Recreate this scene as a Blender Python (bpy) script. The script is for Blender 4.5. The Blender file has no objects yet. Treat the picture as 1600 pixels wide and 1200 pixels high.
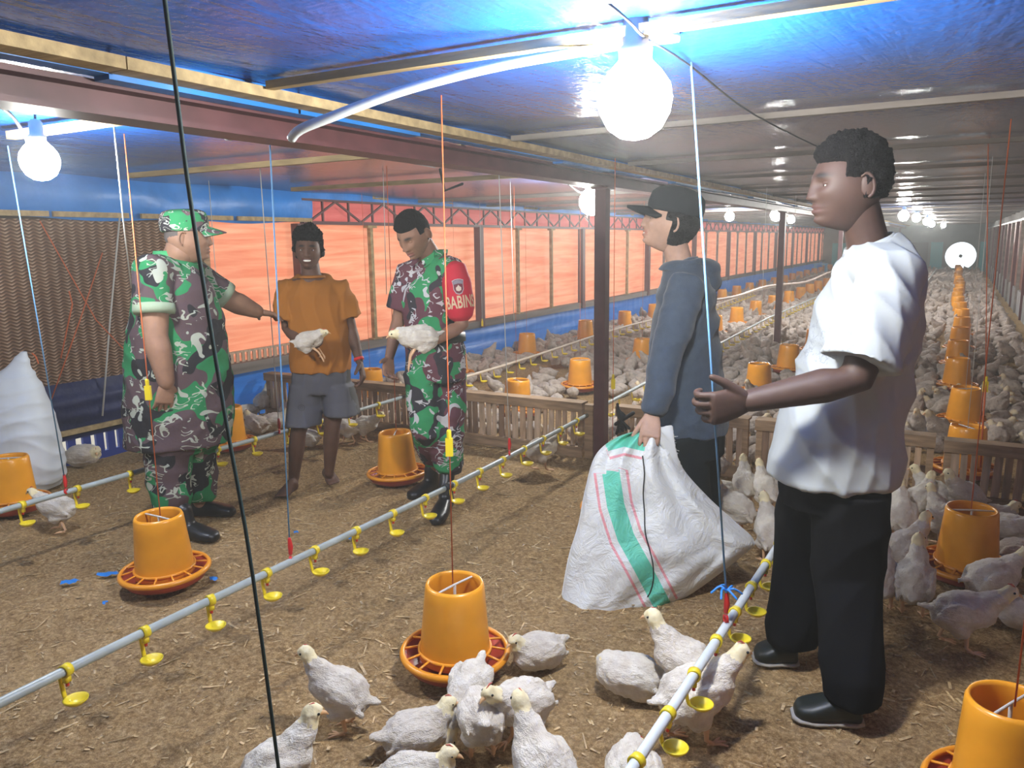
import bpy, bmesh, math, random
import numpy as np
from mathutils import Vector, Matrix, noise
from mathutils.bvhtree import BVHTree
random.seed(7); np.random.seed(7)
PI = math.pi
scene = bpy.context.scene
COL = scene.collection

# ------------------------------------------------------------------ camera
CAM = Vector((0, 0, 1.45)); FPX = 1223.05
def _rot(y, p, r):
    fw = Vector((-math.sin(y)*math.cos(p), math.cos(y)*math.cos(p), -math.sin(p)))
    rt = Vector((math.cos(y), math.sin(y), 0)); up = rt.cross(fw)
    c, s = math.cos(r), math.sin(r)
    return fw, rt*c+up*s, up*c-rt*s
FW, RT, UP = _rot(.51265, .17924, -.01422)
cam = bpy.data.cameras.new('camera'); camo_ = bpy.data.objects.new('camera', cam); COL.objects.link(camo_)
cam.sensor_width = 36; cam.lens = FPX/1600*36; cam.clip_start = .05; cam.clip_end = 200
camo_.matrix_world = Matrix(((RT.x, UP.x, -FW.x, CAM.x), (RT.y, UP.y, -FW.y, CAM.y), (RT.z, UP.z, -FW.z, CAM.z), (0, 0, 0, 1)))
scene.camera = camo_

# ------------------------------------------------------------------ world, exposure
W = bpy.data.worlds.new('sky'); scene.world = W; W.use_nodes = True
_bg = W.node_tree.nodes['Background']; _bg.inputs[0].default_value = (.80, .92, 1, 1); _bg.inputs[1].default_value = 2.0
scene.view_settings.view_transform = 'Standard'; scene.view_settings.look = 'None'
scene.view_settings.gamma = 1; scene.view_settings.use_curve_mapping = False
scene.view_settings.exposure = 0.5
BULB = 300.0 
scene.cycles.use_denoising = True; scene.cycles.adaptive_threshold = .02
scene.cycles.max_bounces = 6; scene.cycles.diffuse_bounces = 4; scene.cycles.transmission_bounces = 6
scene.cycles.sample_clamp_indirect = 6

# ------------------------------------------------------------------ pixel -> point helpers
def ray(u, v): return FW + RT*((u-800)/FPX) - UP*((v-600)/FPX)
def atz(u, v, z=0.0): d = ray(u, v); return CAM + d*((z-CAM.z)/d.z)
def aty(u, v, y): d = ray(u, v); return CAM + d*(y/d.y)
def atx(u, v, x): d = ray(u, v); return CAM + d*(x/d.x)
FH = Vector((FW.x, FW.y, 0)).normalized(); RH = Vector((FH.y, -FH.x, 0)); ZV = Vector((0, 0, 1))
def J(u, v, D): d = ray(u, v); return CAM + d*(D/d.dot(FH))
def mm(px, D): return px*D/FPX

# ------------------------------------------------------------------ objects
def tag(o, label=None, cat=None, group=None, kind=None):
    if label: o['label'] = label
    if cat: o['category'] = cat
    if group: o['group'] = group
    if kind: o['kind'] = kind
    return o
def empty(name, loc, label=None, cat=None, group=None, rz=0.0):
    o = bpy.data.objects.new(name, None); COL.objects.link(o); o.location = loc; o.rotation_euler = (0, 0, rz)
    o.empty_display_size = .05
    return tag(o, label, cat, group)
def link(name, me, mats=None, parent=None, smooth=True, world=True):
    if mats is not None:
        me.materials.clear()
        for m in (mats if isinstance(mats, (list, tuple)) else [mats]): me.materials.append(m)
    if smooth: me.polygons.foreach_set('use_smooth', [True]*len(me.polygons))
    o = bpy.data.objects.new(name, me); COL.objects.link(o)
    if parent is not None:
        o.parent = parent
        if world: o.matrix_parent_inverse = pmat(parent).inverted()
    return o
def pmat(o):
    m = Matrix.LocRotScale(o.location, o.rotation_euler, o.scale)
    return (pmat(o.parent) @ o.matrix_parent_inverse @ m) if o.parent else m
def b2m(bm, name='m', normals=True):
    if normals: bmesh.ops.recalc_face_normals(bm, faces=bm.faces)
    me = bpy.data.meshes.new(name); bm.to_mesh(me); bm.free(); return me
def obj(name, bm, mats, parent=None, smooth=True, world=True):
    return link(name, b2m(bm, name), mats, parent, smooth, world)
def copy_tree(o, parent=None):
    c = o.copy(); COL.objects.link(c); c.parent = parent
    for ch in o.children: copy_tree(ch, c)
    return c

_ON = 'first second third fourth fifth sixth seventh eighth ninth tenth eleventh twelfth thirteenth fourteenth fifteenth sixteenth seventeenth eighteenth nineteenth twentieth'.split()
def nth(n): return _ON[n-1] if n <= 20 else 'twenty-'+_ON[n-21] if n < 30 else 'thirtieth' if n == 30 else 'thirty-'+_ON[n-31]
def box(bm, x0, x1, y0, y1, z0, z1, M=None):
    vs = [bm.verts.new((x, y, z)) for x in (x0, x1) for y in (y0, y1) for z in (z0, z1)]
    if M is not None:
        for v in vs: v.co = M @ v.co
    for f in ((0, 1, 3, 2), (4, 6, 7, 5), (0, 4, 5, 1), (2, 3, 7, 6), (0, 2, 6, 4), (1, 5, 7, 3)): bm.faces.new([vs[i] for i in f])
    return vs
def bar(bm, p, q, w, h, upv=ZV):
    p, q = Vector(p), Vector(q); d = (q-p).normalized(); s = d.cross(upv)
    if s.length < 1e-4: s = d.cross(Vector((1, 0, 0)))
    s.normalize(); u = s.cross(d)
    rs = []
    for c in (p, q): rs.append([bm.verts.new(c+s*a*w/2+u*b*h/2) for a, b in ((-1, -1), (1, -1), (1, 1), (-1, 1))])
    for i in range(4): bm.faces.new((rs[0][i], rs[0][(i+1) % 4], rs[1][(i+1) % 4], rs[1][i]))
    bm.faces.new(rs[0][::-1]); bm.faces.new(rs[1])
def loft(bm, rings, n=20, cap=True):
    """rings: (centre, A, B, a, b[, power])"""
    prev = None; first = None
    for r in rings:
        c, A, B, a, b = r[:5]; pw = r[5] if len(r) > 5 else 2.0
        cur = []
        for i in range(n):
            t = 2*PI*i/n; ct, st = math.cos(t), math.sin(t)
            x = math.copysign(abs(ct)**(2/pw), ct); y = math.copysign(abs(st)**(2/pw), st)
            cur.append(bm.verts.new(Vector(c)+A*(a*x)+B*(b*y)))
        if prev:
            for i in range(n): bm.faces.new((prev[i], prev[(i+1) % n], cur[(i+1) % n], cur[i]))
        else: first = cur
        prev = cur
    if cap: bm.faces.new(first[::-1]); bm.faces.new(prev)
def tube(bm, pts, rad, n=14, side=None, rounded=True, cap=True):
    """tapering limb through points; rad: float or (a, b) per point, a along side"""
    pts = [Vector(p) for p in pts]
    rad = [(r, r) if not isinstance(r, (tuple, list)) else r for r in (rad if isinstance(rad, (list, tuple)) else [rad]*len(pts))]
    T = []
    for i in range(len(pts)):
        a = pts[max(i-1, 0)]; b = pts[min(i+1, len(pts)-1)]; T.append((b-a).normalized())
    s0 = Vector(side) if side is not None else (T[0].cross(ZV) if abs(T[0].z) < .95 else T[0].cross(Vector((0, 1, 0))))
    rings = []
    s = s0
    for i, p in enumerate(pts):
        t = T[i]; s = (s - t*s.dot(t))
        if s.length < 1e-5: s = t.cross(Vector((.3, 1, .2)))
        s.normalize(); u = t.cross(s)
        a, b = rad[i]
        if rounded and i == 0:
            rings.append((p-t*min(a, b)*.9, s, u, a*.35, b*.35)); rings.append((p-t*min(a, b)*.55, s, u, a*.8, b*.8))
        rings.append((p, s, u, a, b))
        if rounded and i == len(pts)-1:
            rings.append((p+t*min(a, b)*.55, s, u, a*.8, b*.8)); rings.append((p+t*min(a, b)*.9, s, u, a*.35, b*.35))
    loft(bm, rings, n, cap)
def smooth_path(pts, k=4):
    pts = [Vector(p) for p in pts]; out = []
    for i in range(len(pts)-1):
        p0 = pts[max(i-1, 0)]; p1 = pts[i]; p2 = pts[i+1]; p3 = pts[min(i+2, len(pts)-1)]
        for j in range(k):
            t = j/k
            out.append(.5*((2*p1)+(p2-p0)*t+(2*p0-5*p1+4*p2-p3)*t*t+(3*p1-p0-3*p2+p3)*t**3))
    out.append(pts[-1]); return out
def lathe(bm, prof, n=32, c=(0, 0, 0), close=False):
    c = Vector(c); prev = None; first = None
    for r, z in prof:
        cur = [bm.verts.new(c+Vector((r*math.cos(2*PI*i/n), r*math.sin(2*PI*i/n), z))) for i in range(n)]
        if prev:
            for i in range(n): bm.faces.new((prev[i], prev[(i+1) % n], cur[(i+1) % n], cur[i]))
        else: first = cur
        prev = cur
    if close:
        for i in range(n): bm.faces.new((prev[i], prev[(i+1) % n], first[(i+1) % n], first[i]))
    return first, prev
def ellip(bm, c, A, B, Cc, a, b, cc, nu=16, nv=10):
    rings = []
    for j in range(nv+1):
        t = -PI/2+PI*j/nv; k = max(math.cos(t), .04)
        rings.append((Vector(c)+Cc*(cc*math.sin(t)), A, B, a*k, b*k))
    loft(bm, rings, nu)
def remesh(bm, vox, it=3, fac=.5):
    me = b2m(bm, 't'); o = bpy.data.objects.new('t', me); COL.objects.link(o)
    m = o.modifiers.new('r', 'REMESH'); m.mode = 'VOXEL'; m.voxel_size = vox
    if it: s = o.modifiers.new('s', 'SMOOTH'); s.factor = fac; s.iterations = it
    dg = bpy.context.evaluated_depsgraph_get(); dg.update()
    r = bpy.data.meshes.new_from_object(o.evaluated_get(dg))
    bpy.data.objects.remove(o); bpy.data.meshes.remove(me)
    return r
def join_meshes(mes):
    bm = bmesh.new()
    for m in mes: bm.from_mesh(m)
    me = bpy.data.meshes.new('j'); bm.to_mesh(me); bm.free(); return me
def displace(me, fn):
    n = len(me.vertices); co = np.empty(n*3); me.vertices.foreach_get('co', co); co = co.reshape(-1, 3)
    nr = np.empty(n*3); me.vertex_normals.foreach_get('vector', nr) if hasattr(me, 'vertex_normals') else me.vertices.foreach_get('normal', nr)
    nr = nr.reshape(-1, 3)
    for i in range(n):
        co[i] += nr[i]*fn(Vector(co[i]), Vector(nr[i]))
    me.vertices.foreach_set('co', co.ravel()); me.update()

# ------------------------------------------------------------------ materials
class NT:
    def __init__(s, m): s.t = m.node_tree; s.n = s.t.nodes; s.l = s.t.links; s.b = s.n.get('Principled BSDF')
    def new(s, typ, **kw):
        nd = s.n.new(typ)
        for k, v in kw.items():
            if k.startswith('i_'):
                key = k[2:].replace('_', ' '); nd.inputs[int(key) if key.isdigit() else key].default_value = v
            else: setattr(nd, k, v)
        return nd
    def ramp(s, fac, stops, interp='LINEAR'):
        r = s.n.new('ShaderNodeValToRGB'); r.color_ramp.interpolation = interp
        e = r.color_ramp.elements
        while len(e) > 1: e.remove(e[-1])
        e[0].position = stops[0][0]; e[0].color = (*stops[0][1], 1)
        for p, c in stops[1:]: x = e.new(p); x.color = (*c, 1)
        if fac is not None: s.l.new(fac, r.inputs[0])
        return r
    def mix(s, fac, a, b, typ='MIX'):
        m = s.n.new('ShaderNodeMix'); m.data_type = 'RGBA'; m.blend_type = typ
        for sock, v in ((m.inputs[0], fac), (m.inputs[6], a), (m.inputs[7], b)):
            if isinstance(v, (int, float)): sock.default_value = v
            elif isinstance(v, tuple): sock.default_value = (*v, 1)
            else: s.l.new(v, sock)
        return m.outputs[2]
    def math(s, op, a, b=0.0):
        m = s.n.new('ShaderNodeMath'); m.operation = op
        for i, v in enumerate((a, b)):
            if isinstance(v, (int, float)): m.inputs[i].default_value = v
            else: s.l.new(v, m.inputs[i])
        return m.outputs[0]
    def coord(s, scale=(1, 1, 1), kind='Object', rot=(0, 0, 0)):
        tc = s.n.new('ShaderNodeTexCoord'); mp = s.n.new('ShaderNodeMapping'); mp.inputs['Scale'].default_value = scale; mp.inputs['Rotation'].default_value = rot
        s.l.new(tc.outputs[kind], mp.inputs[0]); return mp.outputs[0]
    def noise(s, vec, scale, detail=3, rough=.5, dist=0.0):
        n = s.n.new('ShaderNodeTexNoise'); n.inputs['Scale'].default_value = scale; n.inputs['Detail'].default_value = detail
        n.inputs['Roughness'].default_value = rough; n.inputs['Distortion'].default_value = dist
        if vec is not None: s.l.new(vec, n.inputs['Vector'])
        return n.outputs['Fac']
    def bump(s, h, strength=.3, dist=.01):
        b = s.n.new('ShaderNodeBump'); b.inputs['Strength'].default_value = strength; b.inputs['Distance'].default_value = dist
        s.l.new(h, b.inputs['Height']); s.l.new(b.outputs[0], s.b.inputs['Normal']); return b
def M(name, col, rough=.6, spec=.5, metal=0.0, var=0.0, vscale=8.0, bump=0.0, bscale=60.0, bdist=.005, sheen=0.0, stretch=(1, 1, 1), sss=0.0):
    m = bpy.data.materials.new(name); m.use_nodes = True; t = NT(m)
    t.b.inputs['Base Color'].default_value = (*col, 1); t.b.inputs['Roughness'].default_value = rough
    t.b.inputs['Specular IOR Level'].default_value = spec; t.b.inputs['Metallic'].default_value = metal
    if sheen: t.b.inputs['Sheen Weight'].default_value = sheen
    if sss: t.b.inputs['Subsurface Weight'].default_value = sss; t.b.inputs['Subsurface Radius'].default_value = (.01, .005, .003)
    v = t.coord(stretch) if (var or bump) else None
    if var:
        f = t.noise(v, vscale, 4)
        lo = tuple(max(0, c*(1-var)) for c in col); hi = tuple(min(1, c*(1+var)) for c in col)
        r = t.ramp(f, [(.3, lo), (.7, hi)]); t.l.new(r.outputs[0], t.b.inputs['Base Color'])
    if bump: t.bump(t.noise(v, bscale, 4), bump, bdist)
    return m
def emis(name, col, s):
    m = bpy.data.materials.new(name); m.use_nodes = True; t = NT(m)
    t.b.inputs['Base Color'].default_value = (*col, 1)
    t.b.inputs['Emission Color'].default_value = (*col, 1); t.b.inputs['Emission Strength'].default_value = s
    return m
def tarp(name, c1, c2, trans=.6, rough=.4, zband=True, coat=0.0, dark=None):
    """woven plastic sheet that lets daylight through"""
    m = bpy.data.materials.new(name); m.use_nodes = True; t = NT(m)
    v = t.coord((.6, .6, 9)); f = t.noise(v, 1.6, 5, .6, .4)
    r = t.ramp(f, [(.3, c1), (.7, c2)])
    weave = t.noise(t.coord((.4, .4, 1)), 240, 1)
    bm_ = t.bump(t.math('ADD', f, t.math('MULTIPLY', weave, .15)), .5, .02)
    t.l.new(r.outputs[0], t.b.inputs['Base Color']); t.b.inputs['Roughness'].default_value = rough
    tr = t.n.new('ShaderNodeBsdfTranslucent'); t.l.new(r.outputs[0], tr.inputs[0]); t.l.new(bm_.outputs[0], tr.inputs['Normal'])
    mx = t.n.new('ShaderNodeMixShader'); mx.inputs[0].default_value = trans
    t.l.new(t.b.outputs[0], mx.inputs[1]); t.l.new(tr.outputs[0], mx.inputs[2])
    t.l.new(mx.outputs[0], t.n['Material Output'].inputs[0]); return m
def camo(name, scale=1.0, wht=(.46, .50, .43), grn=(.035, .26, .10), brn=(.135, .085, .095), blk=(.035, .032, .04)):
    m = bpy.data.materials.new(name); m.use_nodes = True; t = NT(m)
    v = t.coord(kind='Object')
    a = t.noise(v, 7.5*scale, 1, .4, .6); b = t.noise(t.coord(rot=(.6, .3, 1)), 9*scale, 1, .4, .5)
    c = t.noise(t.coord((1.0, 1.0, 1.5), rot=(.5, .2, .4)), 15*scale, 1, .4, 1.2); d = t.noise(t.coord(rot=(1, .1, .2)), 12*scale, 1, .4, .4)
    k = t.ramp(a, [(0, brn), (.50, grn)], 'CONSTANT').outputs[0]
    k = t.mix(t.ramp(b, [(0, (0, 0, 0)), (.565, (1, 1, 1))], 'CONSTANT').outputs[0], k, blk)
    w = t.math('MULTIPLY', t.math('LESS_THAN', t.math('ABSOLUTE', t.math('SUBTRACT', c, .5)), .035), t.math('GREATER_THAN', d, .53))
    w2 = t.math('GREATER_THAN', t.noise(t.coord(rot=(.2, 1.1, .8)), 11*scale, 1, .4, 1.0), .675)
    k = t.mix(t.math('MAXIMUM', w, w2), k, wht)
    t.l.new(k, t.b.inputs['Base Color']); t.b.inputs['Roughness'].default_value = .85; t.b.inputs['Specular IOR Level'].default_value = .2
    t.bump(t.noise(v, 30, 4), .35, .01); return m

wood = M('aged wood', (.33, .22, .13), .75, .3, var=.35, vscale=6, bump=.4, bscale=18, stretch=(1, 1, 8))
wood_slat = M('bamboo slat', (.48, .33, .215), .75, .3, var=.35, vscale=5, bump=.4, bscale=25, stretch=(6, 6, 1))
wood_slat2 = M('pale bamboo slat', (.50, .37, .26), .75, .3, var=.3, vscale=5, bump=.4, bscale=25, stretch=(6, 6, 1))
wood_slat3 = M('dark bamboo slat', (.24, .15, .095), .8, .3, var=.35, vscale=5, bump=.4, bscale=25, stretch=(6, 6, 1))
batten_m = M('sawn batten', (.36, .27, .14), .7, .3, var=.3, vscale=4, bump=.3, bscale=20, stretch=(1, 6, 6))
red_steel = M('red oxide steel', (.10, .035, .038), .5, .5, var=.2, vscale=10)
grey_wood = M('grey board', (.20, .175, .155), .8, .3, var=.3, vscale=3, bump=.4, bscale=14, stretch=(1, .3, 4))
blue_sheet = M('blue tarpaulin', (.02, .21, .66), .42, .5, var=.3, vscale=2, bump=.5, bscale=3, bdist=.05)
navy_sheet = M('navy curtain', (.008, .014, .07), .6, .4, var=.4, vscale=4, bump=.6, bscale=5, bdist=.04)
pvc = M('white pvc', (.62, .68, .70), .35, .5, var=.08, vscale=20)
pvc_grey = M('grey pvc water pipe', (.38, .43, .42), .38, .5, var=.15, vscale=14)
yellow_pl = M('yellow plastic', (.80, .62, .02), .38, .5)
red_pl = M('red plastic', (.62, .02, .02), .35, .5)
orange_pl = M('orange hopper plastic', (.82, .34, .02), .28, .5, var=.12, vscale=6)
pan_red = M('red pan plastic', (.38, .05, .022), .4, .5, var=.2, vscale=9)
rim_or = M('orange rim plastic', (.80, .31, .02), .32, .5)
black_r = M('black rubber', (.015, .016, .018), .6, .4)
cord_dark = M('dark green cord', (.012, .03, .03), .7, .3)
cord_blue = M('blue twine', (.12, .28, .50), .6, .3)
cord_red = M('orange twine', (.58, .13, .04), .6, .3)
cord_white = M('pale twine', (.55, .55, .52), .6, .3)
concrete = M('concrete kerb', (.30, .30, .29), .85, .3, var=.25, vscale=4, bump=.4, bscale=30)
bulb_m = emis('lit bulb', (1.0, .985, .93), BULB)
# ================================================================== SETTING
XL, XR, YB, YE, ZC = -5.2, 1.06, -2.6, 38.0, 1.93
BAT0, BATS = 1.75, 1.45
def struct(name, bm_or_me, mats, label=None, smooth=False, parent=None):
    me = bm_or_me if isinstance(bm_or_me, bpy.types.Mesh) else b2m(bm_or_me, name)
    o = link(name, me, mats, parent, smooth)
    if parent is None: tag(o, label, None, None, 'structure')
    return o
def gridmesh(nx, ny, f):
    bm = bmesh.new(); V = [[bm.verts.new(f(i/nx, j/ny)) for j in range(ny+1)] for i in range(nx+1)]
    for i in range(nx):
        for j in range(ny): bm.faces.new((V[i][j], V[i+1][j], V[i+1][j+1], V[i][j+1]))
    return bm

# litter floor
lit = bpy.data.materials.new('rice husk litter'); lit.use_nodes = True; t = NT(lit)
v = t.coord(); f1 = t.noise(v, 1.6, 4, .6); f2 = t.noise(v, 60, 5, .85); f3 = t.noise(v, 19, 5, .8, 1.2)
c1 = t.ramp(f3, [(.32, (.20, .11, .045)), (.5, (.47, .29, .13)), (.68, (.76, .53, .27))]).outputs[0]
c2 = t.ramp(f2, [(.38, (.10, .052, .02)), (.50, (.50, .31, .135)), (.62, (.95, .72, .40))]).outputs[0]
c = t.mix(.58, c1, c2); c = t.mix(t.ramp(f1, [(.35, (.0, .0, .0)), (.7, (.35, .35, .35))]).outputs[0], c, (.64, .46, .24))
t.l.new(c, t.b.inputs['Base Color']); t.b.inputs['Roughness'].default_value = .9; t.b.inputs['Specular IOR Level'].default_value = .15
t.bump(t.math('ADD', t.math('MULTIPLY', f2, .5), f3), 1.0, .03)
def ffl(a, b):
    x = XL-.1+a*(XR-XL+.2); y = YB+b**2.2*(YE-YB)
    z = .016*noise.noise(Vector((x*3, y*3, 0)))+.008*noise.noise(Vector((x*11, y*11, 3)))
    return (x, y, z-.008)
floor = struct('floor', gridmesh(170, 420, ffl), lit, 'brown rice husk litter covering the barn floor', True)

# tarpaulin ceiling
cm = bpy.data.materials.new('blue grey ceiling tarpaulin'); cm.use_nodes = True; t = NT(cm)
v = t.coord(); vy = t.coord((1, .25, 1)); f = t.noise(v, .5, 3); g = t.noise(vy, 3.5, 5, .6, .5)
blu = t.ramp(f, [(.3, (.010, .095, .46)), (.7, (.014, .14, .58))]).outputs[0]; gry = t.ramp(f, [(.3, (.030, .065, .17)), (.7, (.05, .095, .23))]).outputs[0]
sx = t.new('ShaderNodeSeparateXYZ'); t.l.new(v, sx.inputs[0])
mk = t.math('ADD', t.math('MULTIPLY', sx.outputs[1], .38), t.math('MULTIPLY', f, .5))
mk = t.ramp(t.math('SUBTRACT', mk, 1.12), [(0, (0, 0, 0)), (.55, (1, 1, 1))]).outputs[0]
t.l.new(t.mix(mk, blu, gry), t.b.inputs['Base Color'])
t.b.inputs['Roughness'].default_value = .24; t.b.inputs['Specular IOR Level'].default_value = .6
t.bump(t.math('ADD', g, t.math('MULTIPLY', t.noise(v, 40, 3), .12)), .6, .035)
def fce(a, b):
    x = XL-.05+a*(XR-XL+.1); y = YB+b*(YE-YB)
    k = ((y-BAT0)/BATS) % 1.0
    return (x, y, ZC+.004-.016*math.sin(PI*k)+.006*noise.noise(Vector((x*1.2, y*2.5, 7))))
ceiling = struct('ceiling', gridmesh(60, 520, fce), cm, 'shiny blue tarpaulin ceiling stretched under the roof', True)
bm = bmesh.new(); box(bm, XL-.3, XR+.3, YB-.2, YE+.3, ZC+.10, ZC+.14)
struct('trim_1', bm, red_steel, 'roof deck above the tarpaulin ceiling')

# long steel beam and long wooden batten under the ceiling
bm = bmesh.new(); box(bm, -2.055, -1.93, YB, YE, 1.785, 1.80); box(bm, -2.055, -1.93, YB, YE, 1.855, 1.87); box(bm, -2.0, -1.985, YB, YE, 1.80, 1.855)
struct('trim_2', bm, red_steel, 'dark red steel beam running the length of the barn on the posts')
bm = bmesh.new()
y = YB
while y < YE-1:
    L = 3.9
    box(bm, -1.86-.004*(int(y) % 2), -1.79, y, y+L-.004, 1.876, 1.906); y += L
struct('trim_3', bm, batten_m, 'pale wooden batten running beside the red steel beam')
bm = bmesh.new()
for s in range(60):
    y = YB+s*.65; box(bm, -1.925, -1.865, y, y+.66, 1.868+.008*math.sin(s*1.7), 1.93)
struct('trim_4', bm, blue_sheet, 'blue tarpaulin strip tucked between beam and batten')

# cross battens under the ceiling: each a thing of its own
i = 0; y = BAT0
while y < YE-1:
    bm = bmesh.new(); bar(bm, (-1.78, y, ZC-.022), (XR, y+.01*(-1)**i, ZC-.022), .032, .022)
    o = obj('ceiling_batten', bm, batten_m if i < 1 else grey_wood, None, False)
    tag(o, ['yellowish wooden batten across the ceiling with the white tube tied under it', 'grey ceiling batten just behind the head of the man in white'][i] if i < 2 else nth(i)+' grey batten across the ceiling, counted from the camera', 'batten', 'grey ceiling battens' if i > 1 else None)
    if i in (0, 2, 4, 6):
        pass
    y += BATS; i += 1
for k, (u0, v0, u1, v1, lb) in enumerate([(0, 212, 222, 190, 'lit wooden batten above the bulb over the cooling pad'), (208, 276, 625, 240, 'thin wooden batten under the tarpaulin between soldier in cap and barefoot man'), (458, 297, 800, 276, 'thin far batten under the tarpaulin above the bare headed soldier')]):
    p = atz(u0, v0, 1.885); q = atz(u1, v1, 1.885); ym = (p.y+q.y)/2
    bm = bmesh.new(); bar(bm, (max(p.x, -5.1), ym, 1.89), (-2.06 if k else -2.06, ym, 1.89), .035, .03)
    tag(obj('ceiling_batten', bm, batten_m, None, False), lb, 'batten')
y = 7.2; i = 0
while y < YE-1:
    i += 1
    bm = bmesh.new(); bar(bm, (XL, y, ZC-.026), (-2.06, y, ZC-.026), .04, .03)
    tag(obj('ceiling_batten', bm, grey_wood, None, False), nth(i)+' grey batten over the side bay, counted from the truss start', 'batten', 'grey side bay battens'); y += BATS

# posts under the beam
for k, y in enumerate([4.75, 10.75, 16.75, 22.75, 28.75, 34.75]):
    bm = bmesh.new(); box(bm, -2.03, -1.955, y-.04, y+.035, -.02, 1.80)
    rp = obj('steel_post', bm, red_steel, None, False)
    tag(rp, ['dark red square steel post standing at the slat fence', 'dark red steel post among the flock between the hooded man and the man in white'][k] if k < 2 else nth(k+1)+' dark red steel post under the long beam, counted from the fence', 'post', 'distant posts' if k > 1 else None)
    bm = bmesh.new(); box(bm, -2.05, -1.935, y-.06, y+.055, 1.772, 1.784); obj('top_plate', bm, red_steel, rp, False)

# ---------------------------------------------------------------- left wall
or_t = tarp('orange tarpaulin', (.78, .19, .09), (.96, .42, .24), .60)
or_t2 = tarp('red tarpaulin', (.60, .10, .09), (.72, .17, .15), .5)
rd_t = tarp('rust curtain', (.20, .075, .05), (.30, .11, .07), .05)
bl_t = tarp('blue wall sheet', (.02, .13, .46), (.03, .19, .58), .2, .3)
def sheet(x, y0, y1, z0, z1, ny, nz, amp=.02, f=3.0, ax='x'):
    def g(a, b):
        y = y0+a*(y1-y0); z = z0+b*(z1-z0)
        d = amp*noise.noise(Vector((y*.8, z*f*2, 5)))+amp*.4*noise.noise(Vector((y*f*2, z*1.3, 9)))
        return (x+d, y, z)
    return gridmesh(ny, nz, g)
wl = struct('wall_left', sheet(XL-.05, 4.32, YE, .48, 1.66, 500, 20, .03), or_t, 'glowing orange tarpaulin side wall', True)
struct('wall_left_top', sheet(XL-.06, 4.32, YE, 1.66, 1.97, 200, 4, .01), or_t2, 'red tarpaulin above the wall truss', True)
struct('wall_left_base', sheet(XL-.03, 4.32, YE, -.02, .44, 700, 10, .035, 6), bl_t, 'blue sheet along the foot of the side wall', True)
bm = bmesh.new(); box(bm, XL-.12, XL+.06, 4.3, YE, .44, .485); box(bm, XL-.02, XL+.055, 4.3, YE, .40, .44)
struct('trim_5', bm, grey_wood, 'grey ledge along the foot of the orange wall')
bm = bmesh.new()
y = 5.4
while y < YE-.4:
    L = 1.9; box(bm, XL-.02, XL+.004, y, y+L, 1.895, 1.93); y += L+.06
struct('trim_6', sheet(XL+.01, 5.4, YE, 1.86, 1.95, 160, 2, .015), blue_sheet, 'blue tarpaulin edge above the truss')
struct('trim_7', bm, batten_m, 'wooden strip holding the blue tarpaulin edge')

# truss
tr = empty('wall_truss', (XL+.05, 5.4, 1.64), 'red steel lattice truss along the top of the orange wall', 'truss')
bm = bmesh.new(); box(bm, XL+.02, XL+.07, 5.35, YE, 1.635, 1.665); obj('bottom_chord', bm, red_steel, tr, False)
bm = bmesh.new(); box(bm, XL+.02, XL+.06, 5.35, YE, 1.845, 1.865); obj('top_chord', bm, red_steel, tr, False)
y = 5.45; k = 0
dm = None; vm = None
while y < YE-.5:
    if dm is None:
        bm = bmesh.new(); bar(bm, (0, 0, 0), (0, .36, .185), .018, .018, Vector((1, 0, 0))); dm = b2m(bm)
        bm = bmesh.new(); bar(bm, (0, 0, .185), (0, .36, 0), .018, .018, Vector((1, 0, 0))); dm2 = b2m(bm)
        bm = bmesh.new(); bar(bm, (0, 0, 0), (0, 0, .185), .018, .018, Vector((1, 0, 0))); vm = b2m(bm)
    for me, yy, nm in ((dm if k % 2 == 0 else dm2, y, 'diagonal_rod'), (vm, y+.18, 'upright_rod')):
        o = link(nm, me, None, tr, False, False); me.materials.clear(); me.materials.append(red_steel)
        o.location = (-.01, yy-5.4, .022)
    y += .36; k += 1
    if k > 88: break

# posts on the left wall
y = 5.3; k = 0
while y < YE-.5:
    bm = bmesh.new(); box(bm, XL+.0, XL+.085, y-.045, y+.045, .40, 1.64)
    tag(obj('wall_post', bm, red_steel, None, False), ['dark red wall post beside the head of the man in orange', 'dark red wall post right behind the soldier with the red armband'][k] if k < 2 else nth(k+1)+' dark red steel post on the orange wall, counted from the cooling pad', 'post', 'steel posts on the orange wall' if k > 1 else None)
    if k < 2 or k > -1:
        for dy in (1.02, 2.04):
            ns = 2*k+(1 if dy < 2 else 2)-1
            if k == 0 and dy > 2: continue
            if y+dy > YE-.5: break
            bm = bmesh.new(); box(bm, XL+.005, XL+.045, y+dy-.022, y+dy+.022, .486, 1.634); box(bm, XL+.0, XL+.07, y+dy-.07, y+dy+.07, .486, .50); box(bm, XL+.0, XL+.06, y+dy-.07, y+dy+.07, 1.61, 1.634)
            tag(obj('wall_stud', bm, batten_m if k < 3 else grey_wood, None, False), 'pale wooden stud on the orange wall between the barefoot man and the bare headed soldier' if k == 0 else nth(ns)+' wooden stud between the steel posts of the orange wall', 'stud', None if k == 0 else 'wooden studs on the orange wall')
    y += 3.08; k += 1

# bamboo slats at the foot of the orange wall, y 4.3 .. 5.4
gs = empty('bamboo_grille', (XL+.02, 4.85, .49), 'short pale bamboo slats in front of the orange sheet beside the capped soldier', 'grille')
bm = bmesh.new(); bar(bm, (0, 0, 0), (0, 0, .085), .012, .030, Vector((0, 1, 0))); sm_ = b2m(bm); sm_.materials.append(wood_slat2)
for k in range(18):
    o = link('slat', sm_, None, gs, False, False); o.location = (.0, -.5+k*.06, 0)
bm = bmesh.new(); box(bm, XL+.0, XL+.03, 4.3, 5.45, .57, .585); obj('rail', bm, wood_slat2, gs, False)

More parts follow.
